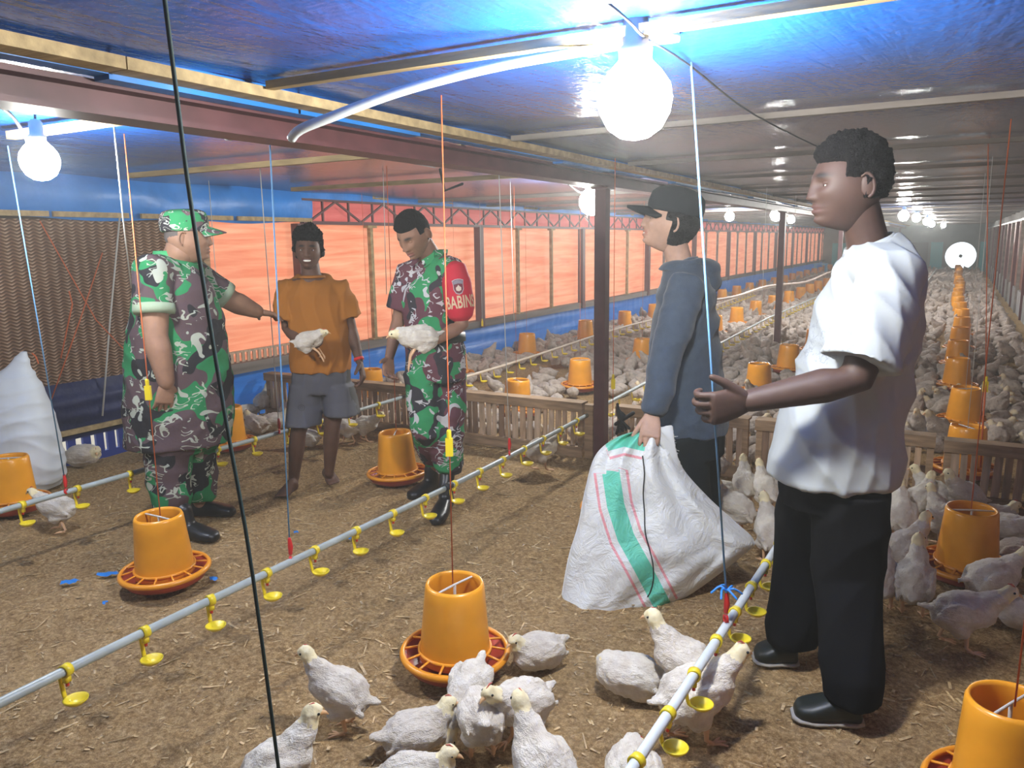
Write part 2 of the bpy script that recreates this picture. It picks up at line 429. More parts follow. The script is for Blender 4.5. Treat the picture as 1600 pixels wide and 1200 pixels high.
# cooling pad (honeycomb), flap, dark curtain, slits
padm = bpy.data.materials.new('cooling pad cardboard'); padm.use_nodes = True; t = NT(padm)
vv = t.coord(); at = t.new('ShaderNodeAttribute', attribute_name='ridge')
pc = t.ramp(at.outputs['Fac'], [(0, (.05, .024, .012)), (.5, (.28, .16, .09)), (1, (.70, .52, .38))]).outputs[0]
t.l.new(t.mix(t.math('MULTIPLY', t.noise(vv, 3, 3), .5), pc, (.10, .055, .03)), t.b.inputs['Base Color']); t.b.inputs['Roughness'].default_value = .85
PY0, PY1 = -2.5, 4.3
ny, nz = 560, 230
co = []; rg = []
for i in range(ny+1):
    y = 1.6+(PY1-1.6)*i/ny
    ph = (y/.072) % 1.0; zig = abs(ph*2-1)*.016
    for j in range(nz+1):
        z = .52+1.12*j/nz
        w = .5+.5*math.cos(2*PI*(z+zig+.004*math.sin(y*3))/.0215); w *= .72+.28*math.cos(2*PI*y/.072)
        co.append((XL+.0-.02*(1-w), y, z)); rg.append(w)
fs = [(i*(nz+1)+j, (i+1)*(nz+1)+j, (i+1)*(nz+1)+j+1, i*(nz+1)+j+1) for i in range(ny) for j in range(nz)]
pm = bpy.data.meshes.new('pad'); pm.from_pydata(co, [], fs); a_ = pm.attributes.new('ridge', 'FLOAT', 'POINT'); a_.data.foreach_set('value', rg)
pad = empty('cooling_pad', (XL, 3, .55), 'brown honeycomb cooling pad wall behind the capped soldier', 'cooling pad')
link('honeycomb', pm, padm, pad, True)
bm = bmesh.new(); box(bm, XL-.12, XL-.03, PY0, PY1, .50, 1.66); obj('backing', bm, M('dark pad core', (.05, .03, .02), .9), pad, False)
bm = bmesh.new(); box(bm, XL-.02, XL+.01, 4.28, 4.34, .2, 1.68); obj('edge_frame', bm, wood, pad, False)
def flapf(a, b):
    y = PY0+a*(5.5-PY0); z = 1.955-b*.31
    x = XL+.02+.05*math.sin(PI*b)*(1+.5*math.sin(y*4.2))+.02*noise.noise(Vector((y*3, z*5, 2)))
    if b > .9: z += .012*math.sin(y*5)
    return (x, y, z)
struct('trim_8', gridmesh(200, 12, flapf), blue_sheet, 'blue tarpaulin flap hanging over the top of the cooling pad', True)
for (y0, y1) in ((1.2, 3.05), (3.08, 3.62), (3.72, 4.55), (4.6, 5.45)):
    bm = bmesh.new(); box(bm, XL+.055, XL+.075, y0, y1, 1.655, 1.69)
    tag(obj('wooden_strip', bm, batten_m, None, False), {1.2: 'long pale wooden strip nailed over the blue flap above the filled white sack', 3.08: 'short bright wooden strip with nails on the blue flap', 3.72: 'wooden strip on the blue flap just left of the camouflage cap', 4.6: 'wooden strip on the blue flap between cap and truss'}[y0], 'batten')
def curf(a, b):
    y = PY0+a*(4.32-PY0); z = .56-b*.36
    x = XL+.06+.035*noise.noise(Vector((y*1.2, z*12, 4)))+.05*math.sin(PI*b)
    return (x, y, z)
struct('trim_9', gridmesh(160, 30, curf), navy_sheet, 'dark blue rolled curtain under the cooling pad', True)
bm = bmesh.new(); bar(bm, (XL+.10, PY0, .235), (XL+.10, 4.3, .235), .02, .035)
tag(obj('wooden_rail', bm, batten_m, None, False), 'thin wooden rail at the foot of the dark blue curtain', 'rail')
bm = bmesh.new(); box(bm, XL+.0, XL+.03, PY0, 4.32, .165, .24); box(bm, XL+.0, XL+.03, PY0, 4.32, -.02, .035)
y = PY0; k = 0
bl_d = M('blue painted slat', (.015, .04, .26), .5)
struct('trim_10', bm, bl_d, 'blue boards above and below the daylight slits')
gsl = empty('slit_slats', (XL+.015, 3, .035), 'dark blue slats with daylight between them at the floor beside the filled sack', 'grille')
bm = bmesh.new(); box(bm, -.012, .012, -.028, .028, 0, .13); sm_ = b2m(bm); sm_.materials.append(bl_d)
y = 1.7
while y < 4.3:
    o = link('slat', sm_, None, gsl, False, False); o.location = (0, y-3, 0); y += .098+.015*math.sin(y*9)
bm = bmesh.new(); box(bm, XL-.16, XL-.13, PY0, 4.3, .3, 1.97); struct('wall_left_back', bm, navy_sheet, 'outer sheet behind the cooling pad')

# ---------------------------------------------------------------- right wall, end wall, back wall
struct('wall_right', sheet(XR+.04, YB, YE, .42, 1.75, 420, 12, .03, 2), rd_t, 'rust brown curtain wall on low concrete kerb', True)
bm = bmesh.new(); box(bm, XR, XR+.1, YB, YE, -.02, .43); struct('trim_11', bm, concrete, 'low concrete kerb wall under the rust brown curtain')
bm = bmesh.new(); box(bm, XR+.03, XR+.05, YB, YE, 1.75, 1.97); struct('trim_12', bm, concrete, 'grey strip above the rust brown curtain')
bm = bmesh.new(); box(bm, XR-.01, XR+.03, YB, YE, 1.72, 1.76); struct('trim_13', bm, pvc, 'pale pipe rail holding the curtain top')
y = 5.6; k = 0
while y < YE-.5:
    bm = bmesh.new(); box(bm, XR-.035, XR+.02, y-.03, y+.03, 0, 1.72)
    tag(obj('curtain_post', bm, red_steel if k % 2 else grey_wood, None, False), nth(k+1)+' post along the rust brown curtain, counted from the camera', 'post', 'posts along the rust brown curtain'); y += 1.5; k += 1
bm = bmesh.new(); box(bm, XL-.2, XR+.2, YB-.04, YB, -.02, 2.0); struct('wall_back', bm, navy_sheet, 'dark blue sheet closing the near end of the barn')
# end wall with a round fan opening
cyan = M('turquoise panel', (.10, .55, .60), .5); endm = M('grey green end wall', (.20, .25, .23), .8, var=.2, vscale=2)
bm = bmesh.new()
FX, FZ, FR = 0.17, .62, .60
box(bm, XL-.2, -.62, YE, YE+.05, -.02, 2.0); box(bm, -.62, XR+.2, YE, YE+.05, FZ+.66, 2.0); box(bm, -.62, XR+.2, YE, YE+.05, -.02, 0.0)
struct('wall_end', bm, endm, 'grey green wall at the far end of the barn')
bm = bmesh.new()
n = 32; cv = []; ov = []
for i in range(n):
    a = 2*PI*i/n; c_, s_ = math.cos(a), math.sin(a); k = 1/max(abs(c_), abs(s_))
    cv.append(bm.verts.new((FX+FR*c_, YE, FZ+FR*s_)))
    ox = FX+k*c_*.9; oz = FZ+k*s_*.66; ov.append(bm.verts.new((min(max(ox, -.63), XR+.2), YE, oz)))
for i in range(n): bm.faces.new((cv[i], cv[(i+1) % n], ov[(i+1) % n], ov[i]))
struct('window_1', bm, endm, 'wall panel around the round fan opening')
fan = empty('exhaust_fan', (FX, YE, FZ), 'round exhaust fan in the far wall with bright daylight behind', 'fan')
bm = bmesh.new(); lathe(bm, [(FR-.03, -.06), (FR, -.06), (FR, .04), (FR-.03, .04)], 32, close=True); bmesh.ops.transform(bm, matrix=Matrix.Translation((FX, YE, FZ)) @ Matrix.Rotation(PI/2, 4, 'X'), verts=bm.verts); obj('ring', bm, concrete, fan)
bm = bmesh.new(); lathe(bm, [(.001, -.05), (.07, -.04), (.07, .05), (.001, .05)], 16); bmesh.ops.transform(bm, matrix=Matrix.Translation((FX, YE, FZ)) @ Matrix.Rotation(PI/2, 4, 'X'), verts=bm.verts); obj('hub', bm, concrete, fan)
for k in range(4):
    a = k*PI/2+.4; bm = bmesh.new(); bar(bm, (FX+.06*math.cos(a), YE+.02, FZ+.06*math.sin(a)), (FX+.57*math.cos(a), YE+.02, FZ+.57*math.sin(a)), .012, .03, Vector((0, 1, 0))); obj('blade', bm, concrete, fan, False)
for (x0, x1, z0, z1, lb) in ((-4.85, -4.3, .1, 1.2, 'turquoise panel at the far wall beside the dark doorway'), (-.95, -.5, .15, 1.2, 'turquoise panel beside the bright round fan'), (.84, 1.04, .1, 1.2, 'narrow turquoise panel between the fan and the curtain wall')):
    bm = bmesh.new(); box(bm, x0, x1, YE-.03, YE-.001, z0, z1); tag(obj('turquoise_panel', bm, cyan, None, False), lb, 'panel')
bm = bmesh.new(); box(bm, XL, XR, YE-.06, YE-.001, -.02, .13); struct('baseboard_end', bm, cyan, 'turquoise strip at the foot of the far wall')
bm = bmesh.new(); box(bm, -4.2, -2.9, YE-.03, YE-.001, 0, 1.25); struct('door_1', bm, M('dark door', (.05, .045, .04), .7), 'dark doorway in the far wall')
bm = bmesh.new(); box(bm, -1.9, -1.05, YE-.03, YE-.001, .15, 1.2); struct('door_2', bm, M('dim door', (.12, .12, .11), .7), 'dim grey shutter in the far wall')
# small blue stool by the far doorway
st = empty('blue_stool', (-4.6, 33.0, 0), 'small light blue plastic stool near the far turquoise panel', 'stool')
bm = bmesh.new(); box(bm, -4.85, -4.35, 32.8, 33.2, .42, .46); obj('seat', bm, M('blue stool plastic', (.2, .5, .75), .4), st, False)
for a in (-1, 1):
    for b in (-1, 1):
        bm = bmesh.new(); bar(bm, (-4.6+a*.22, 33+b*.17, 0), (-4.6+a*.19, 33+b*.15, .42), .05, .05); obj('leg', bm, M('blue stool leg', (.2, .5, .75), .4) if False else bpy.data.materials['blue stool plastic'], st, False)
# ground outside, so that daylight bounces in at the foot of the walls
bm = bmesh.new(); box(bm, -60, XL-.35, -30, 70, -.3, -.05); box(bm, XR+.35, 60, -30, 70, -.3, -.05)
struct('ground_outside', bm, M('dry soil outside', (.45, .36, .26), .9), 'bare soil outside the barn')
# blue scraps in the litter
def scrap(u, v, w, h, lb, seed, rot=0):
    p = atz(u, v, 0); rnd = random.Random(seed); bm = bmesh.new(); c = bm.verts.new((0, 0, .022)); ring = []
    for k in range(14):
        a = 2*PI*k/14; r = rnd.uniform(.55, 1.0); ring.append(bm.verts.new((w*r*math.cos(a), h*r*math.sin(a), .010+rnd.uniform(0, .012))))
    for k in range(14): bm.faces.new((c, ring[k], ring[(k+1) % 14]))
    me = b2m(bm); o = link('tarp_scrap', me, blue_sheet, None, True); o.location = (p.x, p.y, .004); o.rotation_euler = (0, 0, rot)
    tag(o, lb, 'scrap')
scrap(110, 915, .055, .028, 'blue tarpaulin scrap lying furthest out in the litter by the orange feeder', 1, .5)
scrap(170, 903, .055, .03, 'blue tarpaulin scrap half buried next to the pan of the orange feeder', 2, .5)
scrap(335, 910, .03, .018, 'small blue scrap in litter just past the feeder pan', 3)
scrap(545, 845, .03, .02, 'small blue scrap lying under the long water pipe', 4)
scrap(165, 948, .018, .012, 'tiny blue scrap in the open litter', 5)
scrap(463, 837, .02, .015, 'tiny blue scrap beside the red pipe hook', 6)

# loose straw and husk flakes lying on the litter
V_ = []; F_ = []; rs = random.Random(11)
cube = [(x, y, z) for x in (-1, 1) for y in (-1, 1) for z in (-1, 1)]; cf = ((0, 1, 3, 2), (4, 6, 7, 5), (0, 4, 5, 1), (2, 3, 7, 6), (0, 2, 6, 4), (1, 5, 7, 3))
for k in range(8000):
    y = .9+4.3*rs.random()**.8; x = rs.uniform(-5.0, .95); a = rs.uniform(0, PI); ti = rs.uniform(-.35, .35)
    L = rs.uniform(.004, .015) if k % 7 else rs.uniform(.015, .04); w = rs.uniform(.0012, .0028) if k % 3 else rs.uniform(.003, .005)
    fz = .016*noise.noise(Vector((x*3, y*3, 0)))+.008*noise.noise(Vector((x*11, y*11, 3)))-.008; b0 = len(V_)
    for cx, cy, cz in cube:
        V_.append((x+cx*L*math.cos(a)-cy*w*math.sin(a), y+cx*L*math.sin(a)+cy*w*math.cos(a), fz+.002+L*.2*abs(ti)+cx*L*ti*.6+cz*.0012))
    F_ += [tuple(i+b0 for i in f) for f in cf]
sme = bpy.data.meshes.new('straw'); sme.from_pydata(V_, [], F_)
tag(link('straw_flakes', sme, M('dry straw', (.50, .36, .19), .7, .3, var=.45, vscale=40), None, False), 'loose straw and husk flakes scattered on the litter', 'straw', None, 'stuff')
# ================================================================== FENCE
FY = 4.75
def panel(x0, x1, label, seed, zt=.375, lean=0.0, gap=.051):
    rnd = random.Random(seed); f = empty('slat_fence', ((x0+x1)/2, FY, 0), label, 'fence', 'slat fence panels across the barn')
    bm = bmesh.new(); bar(bm, (x0, FY-.018, zt-.03), (x1, FY-.018, zt-.03), .022, .062); obj('top_rail', bm, wood, f, False)
    bm = bmesh.new(); bar(bm, (x0, FY-.018, .035), (x1, FY-.018, .035), .022, .075); obj('bottom_rail', bm, wood, f, False)
    bm = bmesh.new(); bar(bm, (x0, FY+.02, zt-.004), (x1, FY+.02, zt-.004), .10, .014); obj('cap_board', bm, wood, f, False)
    for x in (x0+.022, x1-.022):
        bm = bmesh.new(); bar(bm, (x, FY+.012, .0), (x, FY+.012, zt-.012), .04, .035); obj('end_post', bm, wood, f, False)
    x = x0+.06
    while x < x1-.05:
        w = rnd.uniform(.030, .044); ln = rnd.uniform(-.006, .006)
        bm = bmesh.new(); bar(bm, (x+ln, FY-.001+rnd.uniform(-.002, .002), .01), (x-ln, FY+.001, zt-.014), w, .010, Vector((0, 1, 0)))
        obj('slat', bm, rnd.choice([wood_slat, wood_slat, wood_slat2, wood_slat2, wood_slat3]), f, False); x += gap+rnd.uniform(-.006, .012)
panel(-5.1, -4.28, 'slat fence panel at the orange wall, between capped soldier and barefoot man', 1)
panel(-4.24, -3.34, 'slat fence panel behind the hanging hands of the barefoot man and the bare headed soldier', 2)
panel(-3.30, -2.12, 'slat fence panel just past the bare headed soldier, pipe crossing in front', 3)
panel(-1.88, -1.02, 'slat fence panel from the red post to behind the hooded man and white sack', 4)
panel(-.98, -.02, 'slat fence panel behind the legs of the man in white', 5, gap=.047)
panel(.02, 1.02, 'slat fence panel behind the dark chick group by the curtain wall', 6, .36, gap=.047)
bm = bmesh.new(); box(bm, -2.10, -2.04, FY-.03, FY+.02, 0, .37)
tag(obj('fence_post', bm, wood, None, False), 'short wooden stake where the water pipe meets the fence', 'post')

# ================================================================== FEEDERS
def feeder_meshes():
    R = {}
    bm = bmesh.new(); pr = [(.122, .045), (.121, .06), (.103, .265), (.100, .300), (.094, .312), (.088, .310), (.086, .300), (.090, .26), (.114, .06), (.114, .045)]
    lathe(bm, pr, 40, close=True); R['hopper'] = (b2m(bm), orange_pl)
    bm = bmesh.new(); pr = [(.001, .0), (.12, .0), (.160, .018), (.181, .045), (.184, .055), (.178, .055), (.155, .026), (.118, .012), (.001, .012)]
    lathe(bm, pr, 40); R['pan'] = (b2m(bm), pan_red)
    bm = bmesh.new(); lathe(bm, [(.174, .052), (.187, .050), (.190, .060), (.184, .070), (.172, .070)], 40, close=True); R['rim'] = (b2m(bm), rim_or)
    bm = bmesh.new()
    for k in range(14):
        a = 2*PI*k/14; bar(bm, (.118*math.cos(a), .118*math.sin(a), .075), (.178*math.cos(a), .178*math.sin(a), .064), .007, .006)
    lathe(bm, [(.118, .066), (.127, .066), (.127, .078), (.118, .078)], 40, close=True); R['grill'] = (b2m(bm), rim_or)
    bm = bmesh.new(); tube(bm, [(-.086, 0, .300), (0, 0, .302), (.086, 0, .300)], .004, 6); tube(bm, [(0, 0, .30), (0, 0, .09)], .005, 6); R['hanger'] = (b2m(bm), cord_white)
    feed = M('feed grain', (.20, .11, .05), .9, bump=.6, bscale=90); bm = bmesh.new(); lathe(bm, [(.001, .10), (.06, .085), (.112, .062)], 24); R['feed'] = (b2m(bm), feed)
    return R
FM = feeder_meshes()
for k, (me, m) in FM.items(): me.materials.append(m); me.polygons.foreach_set('use_smooth', [True]*len(me.polygons))
def feeder(x, y, label, group=None, rz=0.0, z=0.0, sc=1.0, tilt=0.0, parts=True):
    f = empty('poultry_feeder', (x, y, z), label, 'feeder', group, rz); f.rotation_euler = (tilt, 0, rz); f.scale = (sc, sc, sc)
    for k, (me, m) in FM.items():
        if not parts and k in ('hanger', 'feed'): continue
        o = bpy.data.objects.new(k, me); COL.objects.link(o); o.parent = f
    return f
def cord(name, pts, r, m, label, cat='cord', group=None, n=6, parent=None):
    bm = bmesh.new(); tube(bm, pts, r, n, rounded=False); o = obj(name, bm, m, parent)
    return tag(o, label, cat, group)
near = [(260, 903, 'orange feeder with shallow pan standing in front of the capped soldier', 0, 1.0), (22, 793, 'orange feeder in front of the tall filled white sack', 0, 1.0),
        (711, 1033, 'large orange feeder hung on an orange twine, at the front of the open litter', .05, 1.0), (622, 747, 'orange feeder between the barefoot man and the bare headed soldier', 0, 1.0),
        (358, 697, 'orange feeder behind the capped soldier near the sitting chicks', 0, 1.0), (1508, 895, 'orange feeder standing among the dim chicks before the fence', 0, 1.0),
        (1568, 1262, 'very near orange feeder cut off by the picture corner', 0, 1.0)]
FP = []
for i, (u, v, lb, tl, sc) in enumerate(near):
    p = atz(u, v, .03); FP.append((p.x, p.y)); feeder(p.x, p.y, lb, None, i*.7, .012, sc, .03*(-1)**i)
    if i not in (1,): 
        cord('feeder_twine', [(p.x, p.y, .31), (p.x+.01, p.y, ZC-.04)], .0024, cord_red if i != 4 else cord_white, ['orange twine holding the feeder in front of the capped soldier', '', 'orange twine with yellow adjuster holding the large front feeder', 'orange twine of the feeder between barefoot man and bare headed soldier', 'pale twine of the feeder near the sitting chicks', 'orange twine of the feeder among the dim chicks', 'orange twine of the corner feeder'][i], 'twine')
p = atz(962, 803, .03); FP.append((p.x, p.y)); feeder(p.x, p.y, 'orange feeder almost hidden behind the green striped sack', None, .3, .012)
FLB = {(0, 0): 'orange feeder just past the hip of the bare headed soldier', (1, 0): 'orange feeder right behind the slat fence, its top above the rail', (1, 1): 'orange feeder leaning beside the red post', }
rows = [(-4.62, [(5.55, 'orange feeder beyond the fence above the hand of the barefoot man'), (7.0, 'orange feeder beyond the fence next to the hip of the bare headed soldier'), (8.6, 'orange feeder at the blue wall sheet left of the red post'), (10.4, 'second orange feeder along the blue wall sheet')]),
        (-3.12, [(5.62, 'orange feeder just behind the fence rail'), (6.9, 'orange feeder with tilted pan beside the red post'), (8.65, 'orange feeder half hidden by the sleeve of the hooded man')]),
        (-1.5, [(7.3, 'orange feeder just above the forearm of the man in white'), (8.75, 'second orange feeder above the forearm of the man in white')]),
        (.14, [(5.35, 'amber feeder closest to the fence in the row by the curtain wall'), (6.75, 'second amber feeder of the straight row by the curtain wall')])]
for x, ls in rows:
    for y, lb in ls:
        FP.append((x, y)); feeder(x, y, lb, None, y, .012, 1.0, .04*math.sin(y*3))
        cord('feeder_twine', [(x, y, .31), (x, y, ZC-.04)], .0016, cord_white if x > -2 else cord_red, 'twine of the '+lb.replace('standing against', 'at').replace('beyond the fence ', '').replace('of the straight row ', ''), 'twine', 'feeder twines in the flock')
for x, y0, dy in ((-4.62, 12.0, 1.5), (-3.12, 10.3, 1.5), (-1.5, 10.4, 1.5), (.12, 8.4, 1.45)):
    y = y0; ni = 0
    while y < YE-.8:
        ni += 1
        FP.append((x, y)); feeder(x+.03*math.sin(y*5), y, nth(ni)+{-4.62: ' small orange feeder of the row along the blue wall sheet', -3.12: ' small orange feeder of the row crossing behind the red posts', -1.5: ' small orange feeder of the row behind the man in white', .12: ' amber feeder of the straight far row by the curtain wall'}[x], {-4.62: 'feeders along the blue sheet', -3.12: 'feeders of the second row', -1.5: 'feeders behind the man in white', .12: 'feeders of the straight row'}[x], y, .012, 1.0, 0, False)
        y += dy

# ================================================================== WATER PIPES with yellow drip cups
def cup_meshes():
    R = {}
    bm = bmesh.new(); lathe(bm, [(.0135, -.011), (.0185, -.011), (.0185, .011), (.0135, .011)], 18, close=True)
    bmesh.ops.transform(bm, matrix=Matrix.Rotation(PI/2, 4, 'X'), verts=bm.verts); box(bm, -.008, .008, -.008, .008, -.034, -.016); R['saddle'] = b2m(bm)
    bm = bmesh.new()
    tube(bm, smooth_path([(-.014, 0, -.010), (-.022, 0, -.028), (-.018, 0, -.062), (-.012, 0, -.088), (.006, 0, -.094)], 3), [(.007, .005)]*13, 8)
    lathe(bm, [(.001, -.098), (.020, -.096), (.031, -.086), (.033, -.080), (.029, -.080), (.019, -.091), (.001, -.093)], 20, (.022, 0, 0)); R['drip_cup'] = b2m(bm)
    bm = bmesh.new(); tube(bm, [(0, 0, -.030), (0, 0, -.046)], .005, 8, rounded=False); R['nipple'] = b2m(bm)
    for k, m in (('saddle', yellow_pl), ('drip_cup', yellow_pl), ('nipple', red_pl)):
        R[k].materials.append(m); R[k].polygons.foreach_set('use_smooth', [True]*len(R[k].polygons))
    return R
CM = cup_meshes()
def pipe_line(x, ys, zf, label, cups, m, y0, y1, xf=None, full=True, near=5.0):
    xf = xf or (lambda y: x)
    root = empty('water_pipe', (x, y0, 0), label, 'water pipe')
    n = int((y1-y0)/.25)+1; pts = [(xf(y0+(y1-y0)*i/n), y0+(y1-y0)*i/n, zf(y0+(y1-y0)*i/n)) for i in range(n+1)]
    bm = bmesh.new(); tube(bm, pts, .0135, 12, rounded=False); obj('pipe', bm, m, root)
    for y in cups:
        p = Vector((xf(y), y, zf(y)))
        for k in (('saddle', 'drip_cup', 'nipple') if y < near else ('drip_cup',)):
            o = bpy.data.objects.new(k, CM[k]); COL.objects.link(o); o.parent = root; o.matrix_parent_inverse = Matrix.Translation(root.location).inverted()
            o.location = p; o.rotation_euler = (0, 0, PI*.08*math.sin(y*7))
    return root
def stripe_mat():
    return pvc_grey
A_cups = [1.12+.245*i for i in range(15)]
pA = pipe_line(-2.07, None, lambda y: .295+.012*math.sin(y*1.4), 'long grey water pipe with yellow drip cups crossing the middle of the litter', A_cups, pvc_grey, .2, 4.72, lambda y: -2.06-.008*(y-2))
bm = bmesh.new(); lathe(bm, [(.014, -.03), (.0175, -.03), (.0175, .03), (.014, .03)], 14, close=True)
M_ = Matrix.Translation((-2.065, 3.02, .29)) @ Matrix.Rotation(PI/2, 4, 'X'); bmesh.ops.transform(bm, matrix=M_, verts=bm.verts); obj('black_joint', bm, black_r, pA)
C_cups = [1.86, 2.19, 2.5, 2.82, 3.17, 3.55, 3.86, 4.2]
pC = pipe_line(-3.62, None, lambda y: .30-.004*math.sin(y*2), 'grey water pipe behind the legs of the capped soldier and the barefoot man', [1.64, 1.88, 2.14, 2.42, 2.70, 2.97, 3.24, 3.52, 3.8, 4.1, 4.4], pvc_grey, .4, 4.72, lambda y: -3.63+.012*(y-2))
B_cups = [1.30+.21*i for i in range(16)]
pB = pipe_line(-.53, None, lambda y: .295+.006*math.sin(y*2), 'pale water pipe with yellow drip cups running past the feet of the man in white', B_cups, pvc, .4, 4.72, lambda y: -.54+.02*(y-1.6))
pipe_line(-2.12, None, lambda y: .29, 'water pipe beyond the fence continuing behind the red post', [5.2+.3*i for i in range(60)], pvc_grey, 4.8, 34, lambda y: -2.12-.035*(y-5) if y < 12 else -2.365, near=0)
pipe_line(-3.75, None, lambda y: .30+.03*math.sin(y*.8), 'pale water pipe in the flock along the blue wall sheet', [5.1+.25*i for i in range(50)], M('cream pipe', (.62, .52, .40), .5), 4.8, 34, near=0)
pipe_line(-.62, None, lambda y: .24, 'water pipe hidden in the flock behind the man in white', [5.2+.3*i for i in range(40)], pvc_grey, 4.8, 34, near=0)

# hooks holding the pipes (red adjusters) and their cords
def hook_mesh():
    bm = bmesh.new(); tube(bm, [(0, 0, .075), (.002, 0, .045), (0, 0, .02)], [(.006, .004), (.010, .007), (.007, .005)], 8)
    lathe(bm, [(.006, -.005), (.013, -.005), (.013, .005), (.006, .005)], 12, close=True)
    bmesh.ops.transform(bm, matrix=Matrix.Rotation(PI/2, 4, 'Y'), verts=[v for v in bm.verts if abs(v.co.z) < .0135 and v.co.length < .0143]); return b2m(bm)
HK = hook_mesh()
def hook(px, py, pz, m, label, top, cm, parent=None, name='pipe_hook', r=.0028, sc=1.0):
    o = bpy.data.objects.new(name, HK.copy()); o.data.materials.append(m); o.data.polygons.foreach_set('use_smooth', [True]*len(o.data.polygons)); COL.objects.link(o)
    o.location = (px, py, pz); o.scale = (sc, sc, sc*1.1); o.rotation_euler = (0, 0, .6); tag(o, label, 'hook')
    c = cord('cord', [Vector((px, py, pz+.07*sc)), Vector(top)], r, cm, None, None, None, 6); c.name = 'cord'; tag(c, label.replace('plastic hook', 'cord above the hook'), 'cord')
hook(-2.065, 1.98, .305, red_pl, 'red plastic hook on the middle water pipe, in the open litter', J(420, 190, 2.9)+Vector((0, 0, 0)), cord_blue)
hook(-3.62, 2.08, .31, red_pl, 'red plastic hook on the rear water pipe beside the filled sack', J(12, 228, 3.25), cord_blue)
hook(-2.06, 3.62, .31, red_pl, 'red plastic hook on the middle water pipe close to the fence', Vector((-2.1, 3.62, 1.9)), cord_white)
hook(-.53, 2.25, .31, red_pl, 'red plastic hook with blue knot near the sack bottom', J(1077, 58, 2.22), cord_blue, r=.0032)
hook(-3.59, 3.42, .31, red_pl, 'red plastic hook on the rear water pipe between the shorts', Vector((-3.6, 3.42, 1.9)), cord_white)
bm = bmesh.new()
for k in range(6):
    a = k*1.05; tube(bm, smooth_path([(0, 0, 0), (.02*math.cos(a), .02*math.sin(a), .012), (.045*math.cos(a+.4), .045*math.sin(a+.4), -.006)], 3), .0035, 6)
ko = obj('blue_knot', bm, blue_sheet); ko.location = (-.53, 2.25, .40); tag(ko, 'loose blue twine knot above the red hook near the sack bottom', 'knot')
# yellow adjusters on feeder twines
def ybox(p, label):
    bm = bmesh.new(); box(bm, -.012, .012, -.007, .007, -.038, .022); tube(bm, [(0, 0, .02), (0, 0, .045)], .008, 8)
    o = obj('twine_adjuster', bm, yellow_pl, None, False); o.location = p; o.rotation_euler = (0, 0, .5); tag(o, label, 'adjuster')
ybox((FP[2][0]+.002, FP[2][1]-.0, .80), 'yellow adjuster on the twine above the large front feeder')
ybox((FP[0][0], FP[0][1], .86), 'yellow adjuster hanging before the thigh of the capped soldier')
ybox(J(958, 598, 4.6), 'yellow adjuster hanging beside the red post above the fence')
ybox(J(1540, 602, 4.3), 'bright yellow adjuster next to the amber feeder row')
cord('adjuster_twine', [Vector((J(958, 598, 4.6).x, J(958, 598, 4.6).y, ZC-.02)), J(958, 598, 4.6)*1-Vector((0, 0, .45))], .0022, cord_red, 'orange twine end below the yellow adjuster beside the red post', 'twine')
cord('adjuster_twine', [J(1540, 602, 4.3)+Vector((0, 0, .04)), J(1536, 660, 4.28), J(1532, 730, 4.25)], .005, cord_red, 'orange twine end below the bright yellow adjuster', 'twine')
ybox(Vector((-4.9, 8.0, .50)), 'yellow adjuster hanging in front of the blue wall sheet')
cord('hanging_twine', [(-4.9, 8, .5), (-4.9, 8, ZC-.02)], .002, cord_white, 'pale twine holding the yellow adjuster at the blue wall sheet', 'twine')

# ================================================================== cords, tube and lamps overhead
cord('hanging_cable', smooth_path([J(250, -60, 1.5), J(275, 140, 1.52), J(300, 330, 1.55), J(350, 640, 1.6), J(395, 900, 1.62), atz(452, 1330, .0)], 4), .0042, cord_dark, 'long dark green cord hanging slack in front of the capped soldier', 'cord')
cord('white_tube', smooth_path([J(455, 217, 1.95), J(470, 202, 1.93), J(520, 182, 1.92), J(610, 148, 1.92), J(700, 122, 1.92), J(790, 101, 1.92), J(880, 85, 1.92), J(980, 68, 1.93), J(1060, 58, 1.95)], 4), .0115, pvc, 'white plastic tube bent down at one end, tied under the first batten', 'tube', n=12)
cord('wall_rope', [atx(62, 345, XL+.1), atx(150, 500, XL+.2), atx(245, 600, XL+.1)], .004, cord_red, 'orange rope crossing the cooling pad downwards', 'rope')
cord('wall_rope', [atx(160, 395, XL+.15), atx(125, 500, XL+.2), atx(80, 625, XL+.1)], .004, cord_red, 'orange rope crossing the cooling pad the other way', 'rope')
cord('wall_rope', [atx(108, 455, XL+.2), atx(113, 475, XL+.2), atx(95, 560, XL+.15)], .0045, cord_red, 'short orange rope end with knot on the cooling pad', 'rope')
cord('wall_rope', [atx(187, 340, XL+.1), atx(172, 500, XL+.1), atx(160, 650, XL+.12)], .006, cord_white, 'white rope hanging in front of the cooling pad', 'rope')
cord('hanging_twine', [J(178, 195, 3.0), J(192, 340, 3.4), J(205, 450, 3.6)], .003, cord_white, 'pale twine from the lit batten to the back of the capped soldier', 'twine')
for (u0, v0, u1, v1, D, m, lb) in ((598, 250, 604, 460, 5.3, cord_white, 'pale twine hanging between barefoot man and bare headed soldier'), (797, 280, 803, 500, 6.4, cord_white, 'pale twine in front of the orange wall past the red armband'),
        (1545, 150, 1540, 600, 4.3, cord_red, 'thin orange twine hanging over the amber feeder row')):
    cord('hanging_twine', [J(u0, v0, D), J(u1, v1, D)], .0025, m, lb, 'twine')
cord('sagging_wire', smooth_path([J(905, -20, 1.7), J(950, 5, 1.72), J(985, 35, 1.75), J(1010, 60, 1.85), J(1075, 100, 2.2), J(1180, 180, 3.0), J(1300, 240, 4.2)], 4), .003, black_r, 'thin black wire sagging from the ceiling by the brightest bulb', 'wire')
